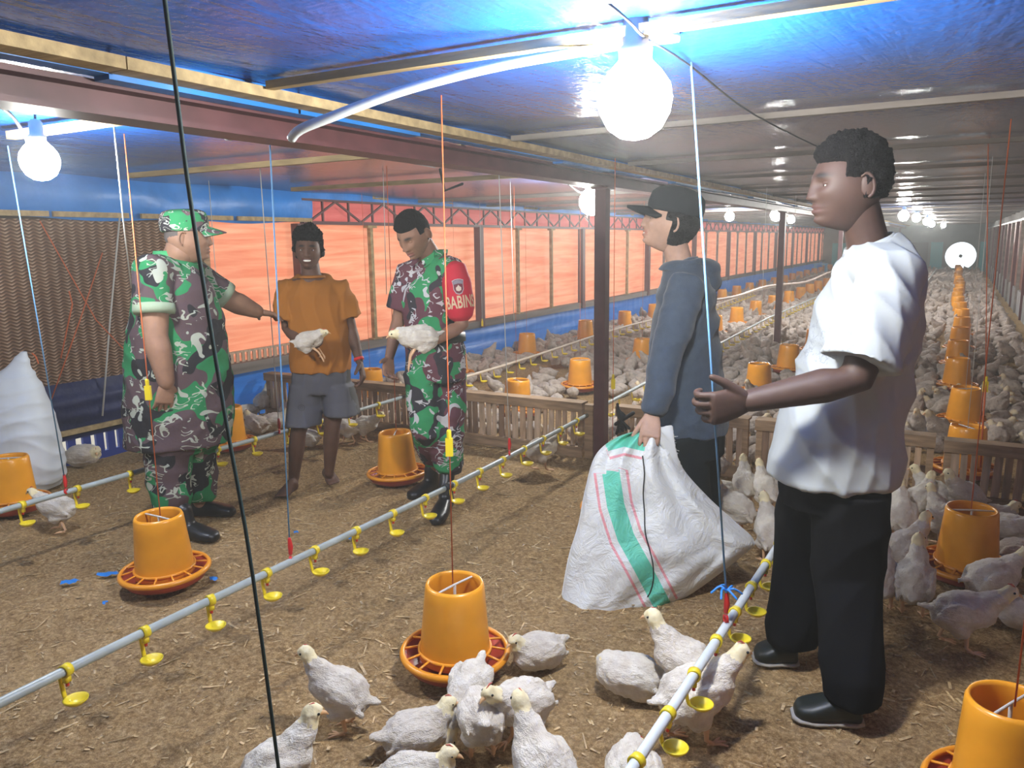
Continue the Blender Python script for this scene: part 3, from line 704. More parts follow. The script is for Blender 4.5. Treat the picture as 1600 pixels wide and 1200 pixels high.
cord('sagging_wire', smooth_path([J(820, 270, 5.2), J(900, 290, 5.8), J(1000, 300, 6.5), J(1100, 310, 8), J(1200, 318, 11), J(1290, 322, 15)], 4), .006, pvc, 'pale wire running along the ceiling to the distant bulbs', 'wire')
cord('sagging_wire', smooth_path([J(0, 165, 2.4), J(100, 175, 2.6), J(220, 188, 2.9), J(330, 205, 3.2), J(480, 226, 3.6), J(680, 262, 4.9)], 4), .003, black_r, 'thin dark wire running under the red steel beam', 'wire')
cord('flock_hose', smooth_path([J(1105, 470, 10), J(1150, 463, 11), J(1200, 447, 12.5), J(1260, 440, 14), J(1300, 424, 17), J(1340, 418, 19)], 4), .018, M('cream hose', (.62, .50, .42), .5), 'cream hose snaking above the distant flock', 'hose')
# pulleys on the ceiling
for u, v, D, lb in ((414, 217, 2.9, 'small pulley with hook below the red steel beam'), (357, 212, 2.75, 'small screw eye on the red steel beam')):
    p = J(u, v, D); bm = bmesh.new(); lathe(bm, [(.006, -.008), (.017, -.008), (.012, 0), (.017, .008), (.006, .008)], 16, close=True)
    bmesh.ops.transform(bm, matrix=Matrix.Translation(p) @ Matrix.Rotation(PI/2, 4, 'X'), verts=bm.verts); tube(bm, [p+Vector((0, 0, .005)), p+Vector((0, 0, .10))], .004, 6, rounded=False); tube(bm, [p, p+Vector((-.07, 0, .02))], .004, 6, rounded=False)
    tag(obj('pulley', bm, concrete), lb, 'pulley')
p = J(695, 298, 5.0); bm = bmesh.new(); tube(bm, [p+Vector((-.03, 0, .13)), p, p+Vector((.10, .05, .04))], .009, 8); tag(obj('pulley', bm, black_r), 'dark bracket under the ceiling above the bare headed soldier', 'bracket')

p = J(972, 655, 4.62); bm = bmesh.new()
for k in range(5): tube(bm, smooth_path([p+Vector((-.03, 0, .09-.01*k)), p+Vector((.01*k-.02, -.015, .03)), p+Vector((.0, -.02, 0)), p+Vector((.05-.02*k, -.01, -.05-.01*k))], 3), .009, 7)
tube(bm, [p+Vector((-.04, 0, -.035)), p+Vector((.07, 0, .045))], .012, 8)
tag(obj('rubber_tie', bm, black_r), 'black rubber strap and cord tying the water pipe to the fence stake', 'strap')
# lamps
def bulb_mesh():
    bm = bmesh.new(); lathe(bm, [(.001, -.062), (.022, -.058), (.042, -.044), (.055, -.02), (.058, .0), (.054, .022), (.040, .042), (.026, .056), (.024, .062)], 28); return b2m(bm)
BM = bulb_mesh(); BM.materials.append(bulb_m)
bm = bmesh.new(); lathe(bm, [(.025, .058), (.027, .075), (.020, .080), (.020, .115), (.012, .125), (.001, .126)], 16); SM = b2m(bm); SM.materials.append(concrete)
for me in (BM, SM): me.polygons.foreach_set('use_smooth', [True]*len(me.polygons))
def lamp(p, label, group=None, top=None, sc=1.0):
    r = empty('light_bulb', p, label, 'lamp', group); r.scale = (sc, sc, sc)
    for nm, me in (('glass_bulb', BM), ('socket', SM)):
        o = bpy.data.objects.new(nm, me); COL.objects.link(o); o.parent = r
    bm = bmesh.new(); h = (ZC-.03-p.z)
    if h > .13: tube(bm, [(0, 0, .12), (.004, 0, max(h, .14))], .004, 6, rounded=False); obj('flex', bm, black_r, r, True, False)
lamp(J(992, 155, 1.86), 'very bright bulb under the first batten, above the hooded man', sc=1.45)
lamp(J(62, 251, 2.95), 'bright bulb over the cooling pad and the filled sack', sc=1.15)
for px, py in ((-3.9, -.3),):      # unseen bulb added behind the camera to brighten the floor
    lamp(Vector((px, py, 1.76)), 'unseen bulb added behind the camera over the '+('cooling pad side' if px < -2 else 'middle of the pen'), sc=.9)
lamp(J(925, 315, 6.2), 'bright bulb beside the dark red post', sc=1.7)
lamp(J(1140, 338, 12.5), 'bulb between the hooded man and the second red post', sc=1.2)
lamp(J(1213, 336, 11.5), 'bulb right above the second red post', sc=1.4)
lamp(J(1236, 343, 15.5), 'smaller bulb just past the second red post', sc=1.2)
for kk, (u, v, D) in enumerate(((1412, 337, 12.5), (1432, 340, 15), (1448, 346, 18), (1456, 350, 22), (1474, 352, 27))):
    lamp(J(u, v, D), nth(kk+1)+' bulb of the bright cluster past the neck of the man in white', 'distant bulbs', sc=1.3)
cord('lamp_cable', smooth_path([J(0, 165, 2.2), J(22, 185, 2.4), J(40, 215, 2.7), J(48, 235, 2.9), J(58, 243, 2.95)], 4), .006, black_r, 'loose black cable loop leading to the bulb over the cooling pad', 'cable')
cord('lamp_cable', smooth_path([J(885, 285, 5.4), J(905, 300, 5.8), J(918, 300, 6.1)], 4), .006, black_r, 'short black cable of the bulb beside the dark red post', 'cable')

# ================================================================== CHICKENS
def feather(name, lo, hi, mixc):
    m_ = bpy.data.materials.new(name); m_.use_nodes = True; t = NT(m_)
    v = t.coord(); f = t.noise(v, 24, 4, .6); oi = t.new('ShaderNodeObjectInfo')
    cc_ = t.ramp(f, [(.3, lo), (.6, hi)]).outputs[0]
    cc_ = t.mix(t.math('MULTIPLY', oi.outputs['Random'], .30), cc_, mixc); t.l.new(cc_, t.b.inputs['Base Color']); t.b.inputs['Roughness'].default_value = .9
    t.b.inputs['Specular IOR Level'].default_value = .1; t.b.inputs['Sheen Weight'].default_value = .3
    t.bump(t.noise(t.coord((1, .45, 1)), 60, 5, .75), 1.0, .02)
    return m_
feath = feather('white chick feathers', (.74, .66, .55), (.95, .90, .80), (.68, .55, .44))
feath_f = feather('brownish flock feathers', (.36, .29, .235), (.64, .555, .47), (.50, .36, .28))  # darker, browner tone for the flock than for the near chicks
headm = M('yellowish chick down', (.80, .71, .46), .9, .1, var=.12, vscale=30, bump=.5, bscale=90)
legm = M('chick leg skin', (.72, .45, .26), .6, .4); beakm = M('chick beak', (.66, .40, .20), .5); eyem = M('chick eye', (.01, .01, .01), .15)
combm = M('small red comb', (.55, .12, .09), .6)
X_, Y_, Z_ = Vector((1, 0, 0)), Vector((0, 1, 0)), Vector((0, 0, 1))
def chick_parts(pose, seed=0, vox=.0065):
    """body along +y, returns dict of meshes"""
    rnd = random.Random(seed); P = {}
    bh = {'stand': .132, 'peck': .128, 'sit': .070, 'rest': .066, 'walk': .130, 'held': .0}[pose]
    tilt = {'stand': .45, 'peck': -.15, 'sit': .1, 'rest': .05, 'walk': .2, 'held': .1}[pose]
    F = Vector((0, math.cos(tilt), math.sin(tilt))); U = Vector((0, -math.sin(tilt), math.cos(tilt))); c = Vector((0, 0, bh))
    bm = bmesh.new()
    ellip(bm, c, X_, F, U, .062, .098, .064, 20, 12)
    ellip(bm, c+F*.045+U*.0, X_, F, U, .052, .055, .056)
    ellip(bm, c-F*.03-U*.012, X_, F, U, .062, .062, .055)
    for s in (-1, 1):   # wings
        ellip(bm, c+X_*s*.052-F*.01+U*.008, X_, F, U, .016, .066, .040, 14, 8)
        tube(bm, [c+X_*s*.056-F*.03, c+X_*s*.046-F*.095-U*.008], [(.022, .010), (.008, .004)], 8, side=U)
        if pose in ('stand', 'walk', 'peck', 'held'): ellip(bm, c+X_*s*.034-F*.02-U*.045, X_, F, U, .026, .034, .036, 12, 8)
    tube(bm, [c-F*.07+U*.01, c-F*.125+U*.028], [(.030, .018), (.012, .006)], 10, side=X_)   # tail
    hd, nk = {'stand': (Vector((0, .105, bh+.115)), 1), 'walk': (Vector((0, .125, bh+.085)), 1), 'peck': (Vector((0, .165, .035)), 1), 'sit': (Vector((0, .10, bh+.070)), 1), 'rest': (Vector((.025, .085, bh+.020)), 1), 'held': (Vector((-.01, .125, .035)), 1)}[pose]
    base = c+F*.06+U*.015
    mid = (base+hd)/2+Vector((0, .012, .006 if pose != 'peck' else .02))
    tube(bm, [base-F*.02, base, mid, hd-Vector((0, .006, .004))], [.048, .043, .029, .023], 14)
    ellip(bm, hd, X_, Y_, Z_, .020, .025, .021, 14, 10)
    me = remesh(bm, vox, 4 if vox < .01 else 2)
    displace(me, lambda p, n: .004*noise.noise(p*70)+.007*noise.noise(Vector((p.x*32, p.y*16, p.z*32))))
    me.materials.append(feath); me.materials.append(headm)
    for pl in me.polygons:
        cpt = pl.center; d = (cpt-hd).length
        pl.material_index = 1 if d < .036+.01*noise.noise(cpt*80) else 0
    me.polygons.foreach_set('use_smooth', [True]*len(me.polygons)); P['body'] = me
    fd = Vector((0, .9, -.35)).normalized() if pose != 'peck' else Vector((0, .5, -.85)).normalized()
    if pose == 'rest': fd = Vector((.8, .3, -.3)).normalized()
    bm = bmesh.new(); tube(bm, [hd+fd*.018, hd+fd*.031, hd+fd*.038+Vector((0, 0, -.004))], [(.008, .007), (.005, .0045), (.0015, .0015)], 8); m_ = b2m(bm); m_.materials.append(beakm); P['beak'] = m_
    bm = bmesh.new(); sd = fd.cross(Z_).normalized()
    for s in (-1, 1): ellip(bm, hd+sd*s*.0185+fd*.008+Z_*.004, X_, Y_, Z_, .0032, .0036, .0036, 8, 6)
    m_ = b2m(bm); m_.materials.append(eyem); P['eyes'] = m_
    bm = bmesh.new(); tube(bm, [hd+Z_*.019+fd*.012, hd+Z_*.023, hd+Z_*.019-fd*.010], [(.001, .0015), (.0015, .003), (.001, .0015)], 8); m_ = b2m(bm); m_.materials.append(combm); P['comb'] = m_
    if pose in ('stand', 'walk', 'peck', 'held'):
        for k, s in enumerate((-1, 1)):
            bm = bmesh.new(); st = .022*s if pose == 'walk' else 0.0
            if pose == 'held':
                kn = Vector((s*.03, .03, -.05)); an = Vector((s*.028, .055, -.085)); ft = an+Vector((0, .01, -.035))
            else:
                kn = Vector((s*.032, -.012+st, bh-.055)); an = Vector((s*.032, -.022+st*1.6, .018)); ft = Vector((s*.033, -.005+st*1.6, .006))
            tube(bm, [kn, an, ft], [.0085, .0055, .0055], 8)
            for da in (-.5, 0, .5):
                dv = Vector((math.sin(da), math.cos(da), 0)) if pose != 'held' else Vector((math.sin(da)*.8, .3, -math.cos(da)))
                tube(bm, [ft, ft+dv*.020, ft+dv*.036-Z_*.003], [.0042, .0034, .0020], 6)
            dv = Vector((0, -1, 0)); tube(bm, [ft, ft+dv*.014], [.0036, .002], 6)
            m_ = b2m(bm); m_.materials.append(legm); P['leg%d' % k] = m_
    for m_ in P.values(): m_.polygons.foreach_set('use_smooth', [True]*len(m_.polygons))
    return P
CH = {p: chick_parts(p, i) for i, p in enumerate(('stand', 'peck', 'sit', 'rest', 'walk', 'held'))}
def chick(p, ang, pose, label, sc=1.0, group=None, rot=None):
    r = empty('chick', p, label, 'chicken', group, ang-PI/2); r.scale = (sc, sc, sc)
    if rot is not None: r.rotation_euler = rot
    for k, me in CH[pose].items():
        o = bpy.data.objects.new('leg' if k.startswith('leg') else k, me); COL.objects.link(o); o.parent = r
    return r
def sang(deg):
    """heading on the floor: 0 = to the right in the picture, 90 = away, 180 = left, 270 = to the viewer"""
    a = math.radians(deg); d = RH*math.cos(a)+FH*math.sin(a); return math.atan2(d.y, d.x)
NEAR = [
 (535, 1128, 170, 'stand', 1.0, 'slender white chick standing alone in the open litter left of the large front feeder'),
 (650, 1165, 20, 'sit', 1.0, 'white chick lying in the litter with its neck up, before the large front feeder'),
 (735, 1112, 250, 'peck', .95, 'white chick pecking at the pan of the large front feeder'),
 (752, 1168, 100, 'peck', 1.0, 'plump white chick with bowed head just behind the pecking one at the large feeder'),
 (818, 1150, 225, 'walk', 1.05, 'white chick facing the camera beside the bowed one, near the large feeder'),
 (842, 1035, 215, 'sit', 1.0, 'white chick crouching at the bottom corner of the green striped sack'),
 (850, 1262, 120, 'stand', 1.1, 'white chick rising at the lower edge of the picture, seen from behind'),
 (432, 1262, 30, 'stand', 1.05, 'white chick at the lower edge beside the dark green cord'),
 (645, 1238, 0, 'sit', 1.0, 'white chick whose back just shows at the lower edge of the picture'),
 (985, 1075, 160, 'rest', 1.1, 'white chick resting under the bottom of the green striped sack'),
 (1075, 1095, 150, 'stand', 1.15, 'white chick with raised neck standing behind the pale water pipe'),
 (1085, 1145, 20, 'walk', 1.2, 'big white chick walking under the pale water pipe'),
 (990, 1235, 90, 'rest', 1.1, 'white chick partly under the lower end of the pale water pipe'),
 (1128, 778, 180, 'rest', 1.0, 'greyish chick resting beside the dark trouser leg of the hooded man'),
 (1163, 783, 80, 'stand', 1.0, 'dim chick seen from behind in front of the fence, left of the pale necked one'),
 (1196, 792, 95, 'stand', 1.0, 'dim chick with pale neck next to the thigh of the man in white'),
 (1150, 825, 150, 'stand', 1.05, 'grey white chick looking back beside the sack corner'),
 (1203, 868, 90, 'stand', 1.1, 'tall white chick standing close to the knee of the man in white'),
 (1120, 735, 200, 'sit', .9, 'small dim chick by the fence right behind the sack opening'),
 (1222, 770, 60, 'sit', 1.0, 'dim chick tucked at the hip of the man in white'),
 (92, 822, 175, 'walk', 1.0, 'pinkish white chick walking under the rear water pipe'),
 (130, 722, 10, 'rest', 1.15, 'grey fluffy chick huddled at the foot of the filled sack'),
 (402, 672, 150, 'sit', 1.1, 'white chick sitting behind the orange feeder of the capped soldier'),
 (428, 668, 20, 'sit', 1.1, 'white chick sitting between feeder and knee of the barefoot man'),
 (412, 644, 80, 'stand', 1.0, 'white chick standing behind the two sitting ones near the fence'),
 (450, 650, 120, 'sit', 1.0, 'white chick sitting by the fence left of the barefoot man'),
 (387, 650, 240, 'rest', 1.0, 'white chick resting by the blue wall sheet behind the feeder'),
 (480, 692, 170, 'sit', 1.0, 'pale chick between the shins of the barefoot man'),
 (541, 688, 200, 'walk', 1.0, 'white chick stepping beside the bare foot, tail to the feeder'),
 (572, 684, 350, 'walk', 1.0, 'white chick walking away behind the barefoot man'),
 (846, 728, 20, 'walk', 1.1, 'greyish white chick under the middle water pipe close to the fence'),
 (1384, 800, 100, 'stand', 1.0, 'dim chick close to the dark trousers, nearest the fence there'),
 (1405, 838, 70, 'stand', 1.1, 'dim chick in the huddle with its back to the camera'),
 (1432, 812, 30, 'stand', 1.0, 'dim chick in the middle of the huddle by the fence'),
 (1458, 800, 140, 'stand', 1.0, 'dim chick at the back of the huddle by the fence'),
 (1472, 840, 100, 'stand', 1.0, 'dim chick at the rim of the orange feeder in the huddle'),
 (1508, 806, 180, 'stand', 1.05, 'dim chick with yellow head peering over the orange feeder'),
 (1545, 822, 340, 'sit', 1.05, 'dim chick lying behind the orange feeder by the fence'),
 (1572, 838, 320, 'sit', 1.05, 'dim chick lying at the far side of the orange feeder'),
 (1592, 876, 330, 'rest', 1.0, 'dim chick at the picture edge beside the orange feeder'),
 (1412, 892, 20, 'stand', 1.05, 'chick with yellow head standing at the pan of the dim orange feeder'),
 (1376, 940, 70, 'stand', 1.05, 'chick with yellow head pressed against the dark trousers'),
 (1426, 950, 60, 'stand', 1.1, 'plump chick with raised yellow head below the dim orange feeder'),
 (1545, 946, 10, 'walk', 1.1, 'chick walking in front of the dim orange feeder'),
 (1500, 1002, 340, 'walk', 1.1, 'bluish white chick walking in the darkest part of the litter'),
 (1600, 975, 180, 'sit', 1.0, 'pale chick half cut by the picture edge in the dark'),
 (1395, 765, 200, 'sit', .9, 'dim chick sitting against the fence slats by the man in white'),
 (1350, 775, 20, 'stand', .95, 'dim chick partly behind the hip of the man in white'),
]
for u, v, a, ps, sc, lb in NEAR:
    p = atz(u, v, .03); chick(Vector((p.x, p.y, .004)), sang(a), ps, lb, sc)

# flock beyond the fence
def single(pose, vox=.011):
    P = chick_parts(pose, 3, vox); bm = bmesh.new(); mats = []
    for k, me in P.items():
        if k in ('eyes', 'comb'): continue
        off = len(mats); n0 = len(bm.faces); bm.from_mesh(me); bm.faces.ensure_lookup_table()
        for i in range(n0, len(bm.faces)): bm.faces[i].material_index += off
        mats += list(me.materials)
    me = bpy.data.meshes.new('chick'); bm.to_mesh(me); bm.free()
    for m in mats: me.materials.append(feath_f if m == feath else M('duller chick head', (.60, .50, .34), .9, .1) if m == headm and 'duller chick head' not in bpy.data.materials else bpy.data.materials['duller chick head'] if m == headm else m)
    me.polygons.foreach_set('use_smooth', [True]*len(me.polygons)); return me
SG = [single(p) for p in ('sit', 'rest', 'rest', 'stand', 'sit')]
def bare(x, y):
    for fx, fy in FP:
        if (x-fx)**2+(y-fy)**2 < .24**2: return True
    if x > -.9 and y < 6.35 and not (x < .0 and y > 5.9): return (x+y*7.3) % 1 > .12
    if -3.0 < x < -2.3 and 5.2 < y < 6.6: return True
    if -4.1 < x < -3.4 and 6.2 < y < 8.2 and (x*3+y) % 1 > .3: return True
    if abs(x+2) < .12 and abs((y-4.75) % 6.0) < .15: return True
    return noise.noise(Vector((x*1.1, y*.8, 11))) > (.33 if y < 9 else .5)
pts = []; rnd = random.Random(5); y = 5.0
while y < YE-.4:
    st = .178 if y < 9 else .185
    x = XL+.22
    while x < XR-.14:
        px, py = x+rnd.uniform(-.05, .05), y+rnd.uniform(-.05, .05)
        if not bare(px, py): pts.append((px, py))
        x += st
    y += st
pts.sort(key=lambda p: p[0]*FH.x+p[1]*FH.y)
NI = 252
for i, (x, y) in enumerate(pts[:NI]):
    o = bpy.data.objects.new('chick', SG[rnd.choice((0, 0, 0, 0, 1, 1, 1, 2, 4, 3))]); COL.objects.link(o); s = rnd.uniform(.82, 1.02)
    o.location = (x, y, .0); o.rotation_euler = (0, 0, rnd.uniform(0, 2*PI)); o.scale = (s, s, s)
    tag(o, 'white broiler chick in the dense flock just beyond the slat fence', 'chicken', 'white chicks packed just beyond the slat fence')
# the rest, far down the barn, as one stuff object
lo = []
for pz in ('sit', 'rest', 'stand'):
    me = chick_parts(pz, 4, .021)['body']; n = len(me.vertices); co = np.empty(n*3); me.vertices.foreach_get('co', co); lo.append((co.reshape(-1, 3), [tuple(p.vertices) for p in me.polygons]))
VV = []; FF = []; base = 0
for x, y in pts[NI:]:
    c_, f_ = lo[rnd.choice((0, 0, 0, 0, 1, 1, 1, 1, 2))]; a = rnd.uniform(0, 2*PI); s = rnd.uniform(.82, 1.02)
    R = np.array([[math.cos(a), -math.sin(a), 0], [math.sin(a), math.cos(a), 0], [0, 0, 1]])*s
    VV.append(c_ @ R.T+np.array([x, y, 0])); FF += [tuple(i+base for i in f) for f in f_]; base += len(c_)
VV = np.concatenate(VV); me = bpy.data.meshes.new('flock'); me.from_pydata(VV.tolist(), [], FF)
print('flock chicks', len(pts), 'faces', len(FF))
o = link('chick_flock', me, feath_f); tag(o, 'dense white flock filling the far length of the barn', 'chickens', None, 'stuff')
# ================================================================== PEOPLE
def skin_mat(name, c, lips, dark):
    m = bpy.data.materials.new(name); m.use_nodes = True; t = NT(m)
    at = t.new('ShaderNodeAttribute', attribute_name='lip'); ab = t.new('ShaderNodeAttribute', attribute_name='brow')
    f = t.noise(t.coord(), 18, 4, .6)
    k = t.ramp(f, [(.3, tuple(x*.86 for x in c)), (.7, tuple(min(1, x*1.12) for x in c))]).outputs[0]
    k = t.mix(at.outputs['Fac'], k, lips); k = t.mix(ab.outputs['Fac'], k, dark)
    t.l.new(k, t.b.inputs['Base Color']); t.b.inputs['Roughness'].default_value = .58; t.b.inputs['Specular IOR Level'].default_value = .3
    t.b.inputs['Subsurface Weight'].default_value = .08; t.b.inputs['Subsurface Radius'].default_value = (.012, .005, .003)
    t.bump(t.noise(t.coord(), 160, 3), .12, .002); return m
eye_w = M('eye white', (.66, .62, .58), .55, .2); eye_i = M('dark iris', (.02, .01, .008), .4, .3); teeth_m = M('teeth', (.85, .82, .76), .3)
hair_m = M('black hair', (.006, .0055, .006), .9, .1, bump=1.0, bscale=200, bdist=.012)

def g2(x, s): return math.exp(-(x/s)**2)
def head_fn(d, feat=True, fat=0.0, smile=0.0):
    """unit direction (x side, y front, z up) -> local point on the face surface, metres"""
    x, y, z = d
    px, py, pz = .0745*x, .096*y, .118*z
    if z < 0:
        k = -z; px *= 1-.30*k**1.6*(1-fat*.6)+.0; 
        if y < 0: py *= 1-.42*k
        else: py *= 1-.03*k
    else: px *= 1+.03*z; py *= 1+.02*z
    if y < 0: px *= 1+.04*(-y)
    px *= 1+fat*.10*g2(z+.35, .4)
    if feat and y > 0.05:
        X, Z = px, pz; ax = abs(X); w = min(1, y*2.2)
        dy = 0
        dy += -.004*g2(X, .06)*g2(Z-.055, .03)*0
        dy += .0045*g2(Z-.024, .009)*g2(ax-.026, .024)            # brow
        dy += -.0115*g2(ax-.030, .0165)*g2(Z-.004, .0125)         # socket
        ns = max(0.0, min(1.0, (.022-Z)/.052))                    # nose
        if Z < -.030: ns = max(0.0, 1-((-.030-Z)/.010)**2) if Z > -.040 else 0
        dy += (.003+.0155*ns)*g2(X, .0085+.0065*ns)*(1 if Z < .03 else g2(Z-.03, .02))*(1 if Z > -.04 else 0)
        dy += .0075*g2(ax-.0125, .0065)*g2(Z+.030, .0085)         # nostril wings
        dy += .0045*g2(ax-.042, .018)*g2(Z+.018, .018)            # cheeks
        lw_ = max(0.0, min(1.0, (-.048-Z)/.044)); dy += .019*lw_*g2(X, .046)*min(1, max(0, (Z+.1175)/.014))
        mw = .023+.006*smile
        dy += .006*g2(X, mw*1.3)*g2(Z+.055, .022)                   # muzzle
        zc = Z-smile*.006*(X/.025)**2
        dy += .0045*g2(X, mw)*g2(zc+.0525, .0052)+.0055*g2(X, mw*.9)*g2(zc+.067, .0062)-.005*g2(X, mw)*g2(zc+.0595, .0028)
        dy += .0105*g2(X, .023)*g2(Z+.092, .015)-.0035*g2(X, .02)*g2(Z+.079, .006)  # chin
        py += dy*w
        if smile: py += -.003*smile*g2(ax-.034, .004)*g2(Z+.045, .016)
    return Vector((px, py, pz))
def head_mesh(R, c, sc, fat, smile, brows=True):
    nu, nv = 112, 84; verts = []; faces = []; lip = []; brow = []
    for j in range(nv+1):
        th = PI*j/nv
        for i in range(nu):
            ph = 2*PI*i/nu
            # denser in front
            pp = ph-.35*math.sin(ph)
            d = (math.sin(th)*math.sin(pp), math.sin(th)*math.cos(pp), math.cos(th))
            p = head_fn(d, True, fat, smile); X, Z = p.x, p.z; zc = Z-smile*.006*(X/.025)**2
            l = (1 if abs(X) < .025+.006*smile else 0)*max(0, 1-abs((zc+.060)/.0125)**4)*(p.y > .03)
            b = g2(abs(X)-.031, .0155)*g2(Z-.0275+.10*max(0, abs(X)-.035), .0058)*1.7 if p.y > .02 and brows else 0
            verts.append(c+R@(p*sc)); lip.append(min(1, max(0, l)*.9)); brow.append(min(.95, b))
    for j in range(nv):
        for i in range(nu):
            a, b_ = j*nu+i, j*nu+(i+1) % nu; faces.append((a, b_, b_+nu, a+nu))
    me = bpy.data.meshes.new('h'); me.from_pydata(verts, [], faces)
    for nm, arr in (('lip', lip), ('brow', brow)):
        a = me.attributes.new(nm, 'FLOAT', 'POINT'); a.data.foreach_set('value', arr)
    bm = bmesh.new()
    for s in (-1, 1):   # ears
        base = Vector((s*.073, -.008, -.004))
        o = Vector((s*.35, -.94, 0)).normalized(); u = Vector((0, .12, 1)).normalized(); n_ = o.cross(u)
        ellip(bm, c+R@((base+o*.010)*sc), R@n_, R@o, R@u, .006*sc, .017*sc, .028*sc, 14, 10)
        rim = [base+o*(.008+.017*math.cos(a))+u*(.030*math.sin(a)+.002)+n_*s*0+Vector((s*.005, 0, 0)) for a in [x*PI/7-1.35 for x in range(0, 9)]]
        tube(bm, [c+R@(p*sc) for p in rim], .0045*sc, 8)
    e = b2m(bm); return me, e
def hair_mesh(R, c, sc, mask, thick, amp=.01, freq=30, fat=0.0):
    nu, nv = 110, 80; verts = []; faces = []
    for j in range(nv+1):
        th = PI*j/nv
        for i in range(nu):
            ph = 2*PI*i/nu; d = Vector((math.sin(th)*math.sin(ph), math.sin(th)*math.cos(ph), math.cos(th)))
            p = head_fn(d, False, fat); k = max(0.0, min(1.0, mask(p, d)))
            off = -.012+(thick(d)+.012)*k
            if k > .3: off += amp*k*(noise.noise(d*freq*.08+Vector((3, 1, 2)))*.8+.7*noise.noise(d*freq*.3))
            nrm = Vector((d.x/.075, d.y/.097, d.z/.118)).normalized(); verts.append(c+R@((p+nrm*off)*sc))
    for j in range(nv):
        for i in range(nu):
            a, b_ = j*nu+i, j*nu+(i+1) % nu; faces.append((a, b_, b_+nu, a+nu))
    me = bpy.data.meshes.new('hair'); me.from_pydata(verts, [], faces); return me
def frame_of(fwd, up=ZV):
    f = Vector(fwd).normalized(); s = f.cross(Vector(up)).normalized(); u = s.cross(f); return Matrix((s, f, u)).transposed()   # columns: side, front, up

def hand(w, d, n, ts, L=1.0, curl=(.3, .3, .35, .4), thumb=(.7, .6, .3), spread=.05, tcurl=.2):
    """w wrist, d towards the fingers, n the way the palm faces, ts thumb side"""
    d = Vector(d).normalized(); n = Vector(n); n = (n-d*n.dot(d)).normalized(); t_ = Vector(ts); t_ = (t_-d*t_.dot(d)-n*t_.dot(n)).normalized()
    bm = bmesh.new()
    loft(bm, [(w-d*.03*L, t_, n, .022*L, .018*L), (w, t_, n, .025*L, .018*L), (w+d*.03*L, t_, n, .034*L, .017*L, 2.5), (w+d*.065*L+t_*.001, t_, n, .040*L, .015*L, 2.8), (w+d*.090*L, t_, n, .040*L, .0125*L, 2.8), (w+d*.097*L, t_, n, .034*L, .009*L, 2.5)], 20)
    ln = (.074, .082, .076, .060)
    for i in range(4):
        b = w+d*(.088-.004*abs(i-1.3))*L+t_*(.031-.0205*i)*L
        dd = (d+t_*spread*(1.4-i)).normalized(); ax = dd.cross(n)
        pts = [b-dd*.02*L]; p = b; rr = [.0098*L]; pts.append(p); rr.append(.0096*L); ang = curl[i] if not isinstance(curl[i], tuple) else curl[i][0]
        segs = (.46, .31, .23); a = 0; cs = curl[i] if isinstance(curl[i], tuple) else (curl[i], curl[i]*1.2, curl[i]*.8)
        for sgm, ca in zip(segs, cs):
            a += ca; q = dd*math.cos(a)+n*math.sin(a); p = p+q*ln[i]*sgm*L; pts.append(p); rr.append((.0085 if len(pts) < 4 else .0078 if len(pts) < 5 else .0066)*L)
        tube(bm, smooth_path(pts, 3), list(np.interp(np.linspace(0, len(rr)-1, (len(pts)-1)*3+1), range(len(rr)), rr)), 10)
    b = w+d*.022*L+t_*.024*L; q = (d*thumb[1]+t_*thumb[0]+n*thumb[2]).normalized(); q2 = (q*math.cos(tcurl)+(d*.6+n*.4).normalized()*math.sin(tcurl)).normalized()
    pts = [b-q*.012*L, b+q*.022*L, b+q*.048*L, b+q*.048*L+q2*.020*L, b+q*.048*L+q2*.034*L]
    tube(bm, pts, [.015*L, .0135*L, .0105*L, .0095*L, .0075*L], 12)
    return remesh(bm, .0028*L, 2)
def fold(amp, ws):
    """cloth folds: list of (direction, wavelength, sharpness seed)"""
    def f(p, n):
        v = 0
        for (d, wl, sd, k) in ws:
            q = p.dot(d)/wl+1.2*noise.noise(p*3.1+Vector((sd, 0, 0)))
            r = 1-abs(2*(q % 1)-1); v += k*(r**2-.33)*(.4+.9*abs(noise.noise(p*4+Vector((0, sd, 0)))))
        return amp*v
    return f
def cloth(bm, vox, it, fn, name, m, parent):
    me = remesh(bm, vox, it)
    if fn: displace(me, fn)
    me.polygons.foreach_set('use_smooth', [True]*len(me.polygons))
    return link(name, me, m, parent, True)
def rings3(S, F, rows):
    out = []
    for r_ in rows:
        c, a, b = r_[:3]; tl = math.radians(r_[3]) if len(r_) > 3 else 0.0
        out.append((Vector(c), S, F*math.cos(tl)-ZV*math.sin(tl), a, b, 2.3))
    return out
def boot(bm, an, heel, toe, w=.046, h=.10, shaft=None):
    heel, toe = Vector(heel), Vector(toe); d = (toe-heel); L = d.length; d.normalize(); s = d.cross(ZV).normalized()
    z0 = heel.z
    loft(bm, [(heel+d*L*k+ZV*(hh/2), s, ZV, ww, hh/2, 2.6) for k, ww, hh in ((.0, w*.5, .05), (.04, w*.75, .075), (.18, w*.82, .085), (.38, w*.86, .085), (.55, w*.98, .075), (.75, w*1.05, .06), (.92, w*.85, .05), (1.0, w*.45, .036))], 20)
    if shaft: tube(bm, [heel+d*L*.22+ZV*.06, heel+d*L*.20+ZV*.14, shaft], [(w*.85, w*1.1), (w*.85, w*.95), (w*1.0, w*1.05)], 18, side=s)
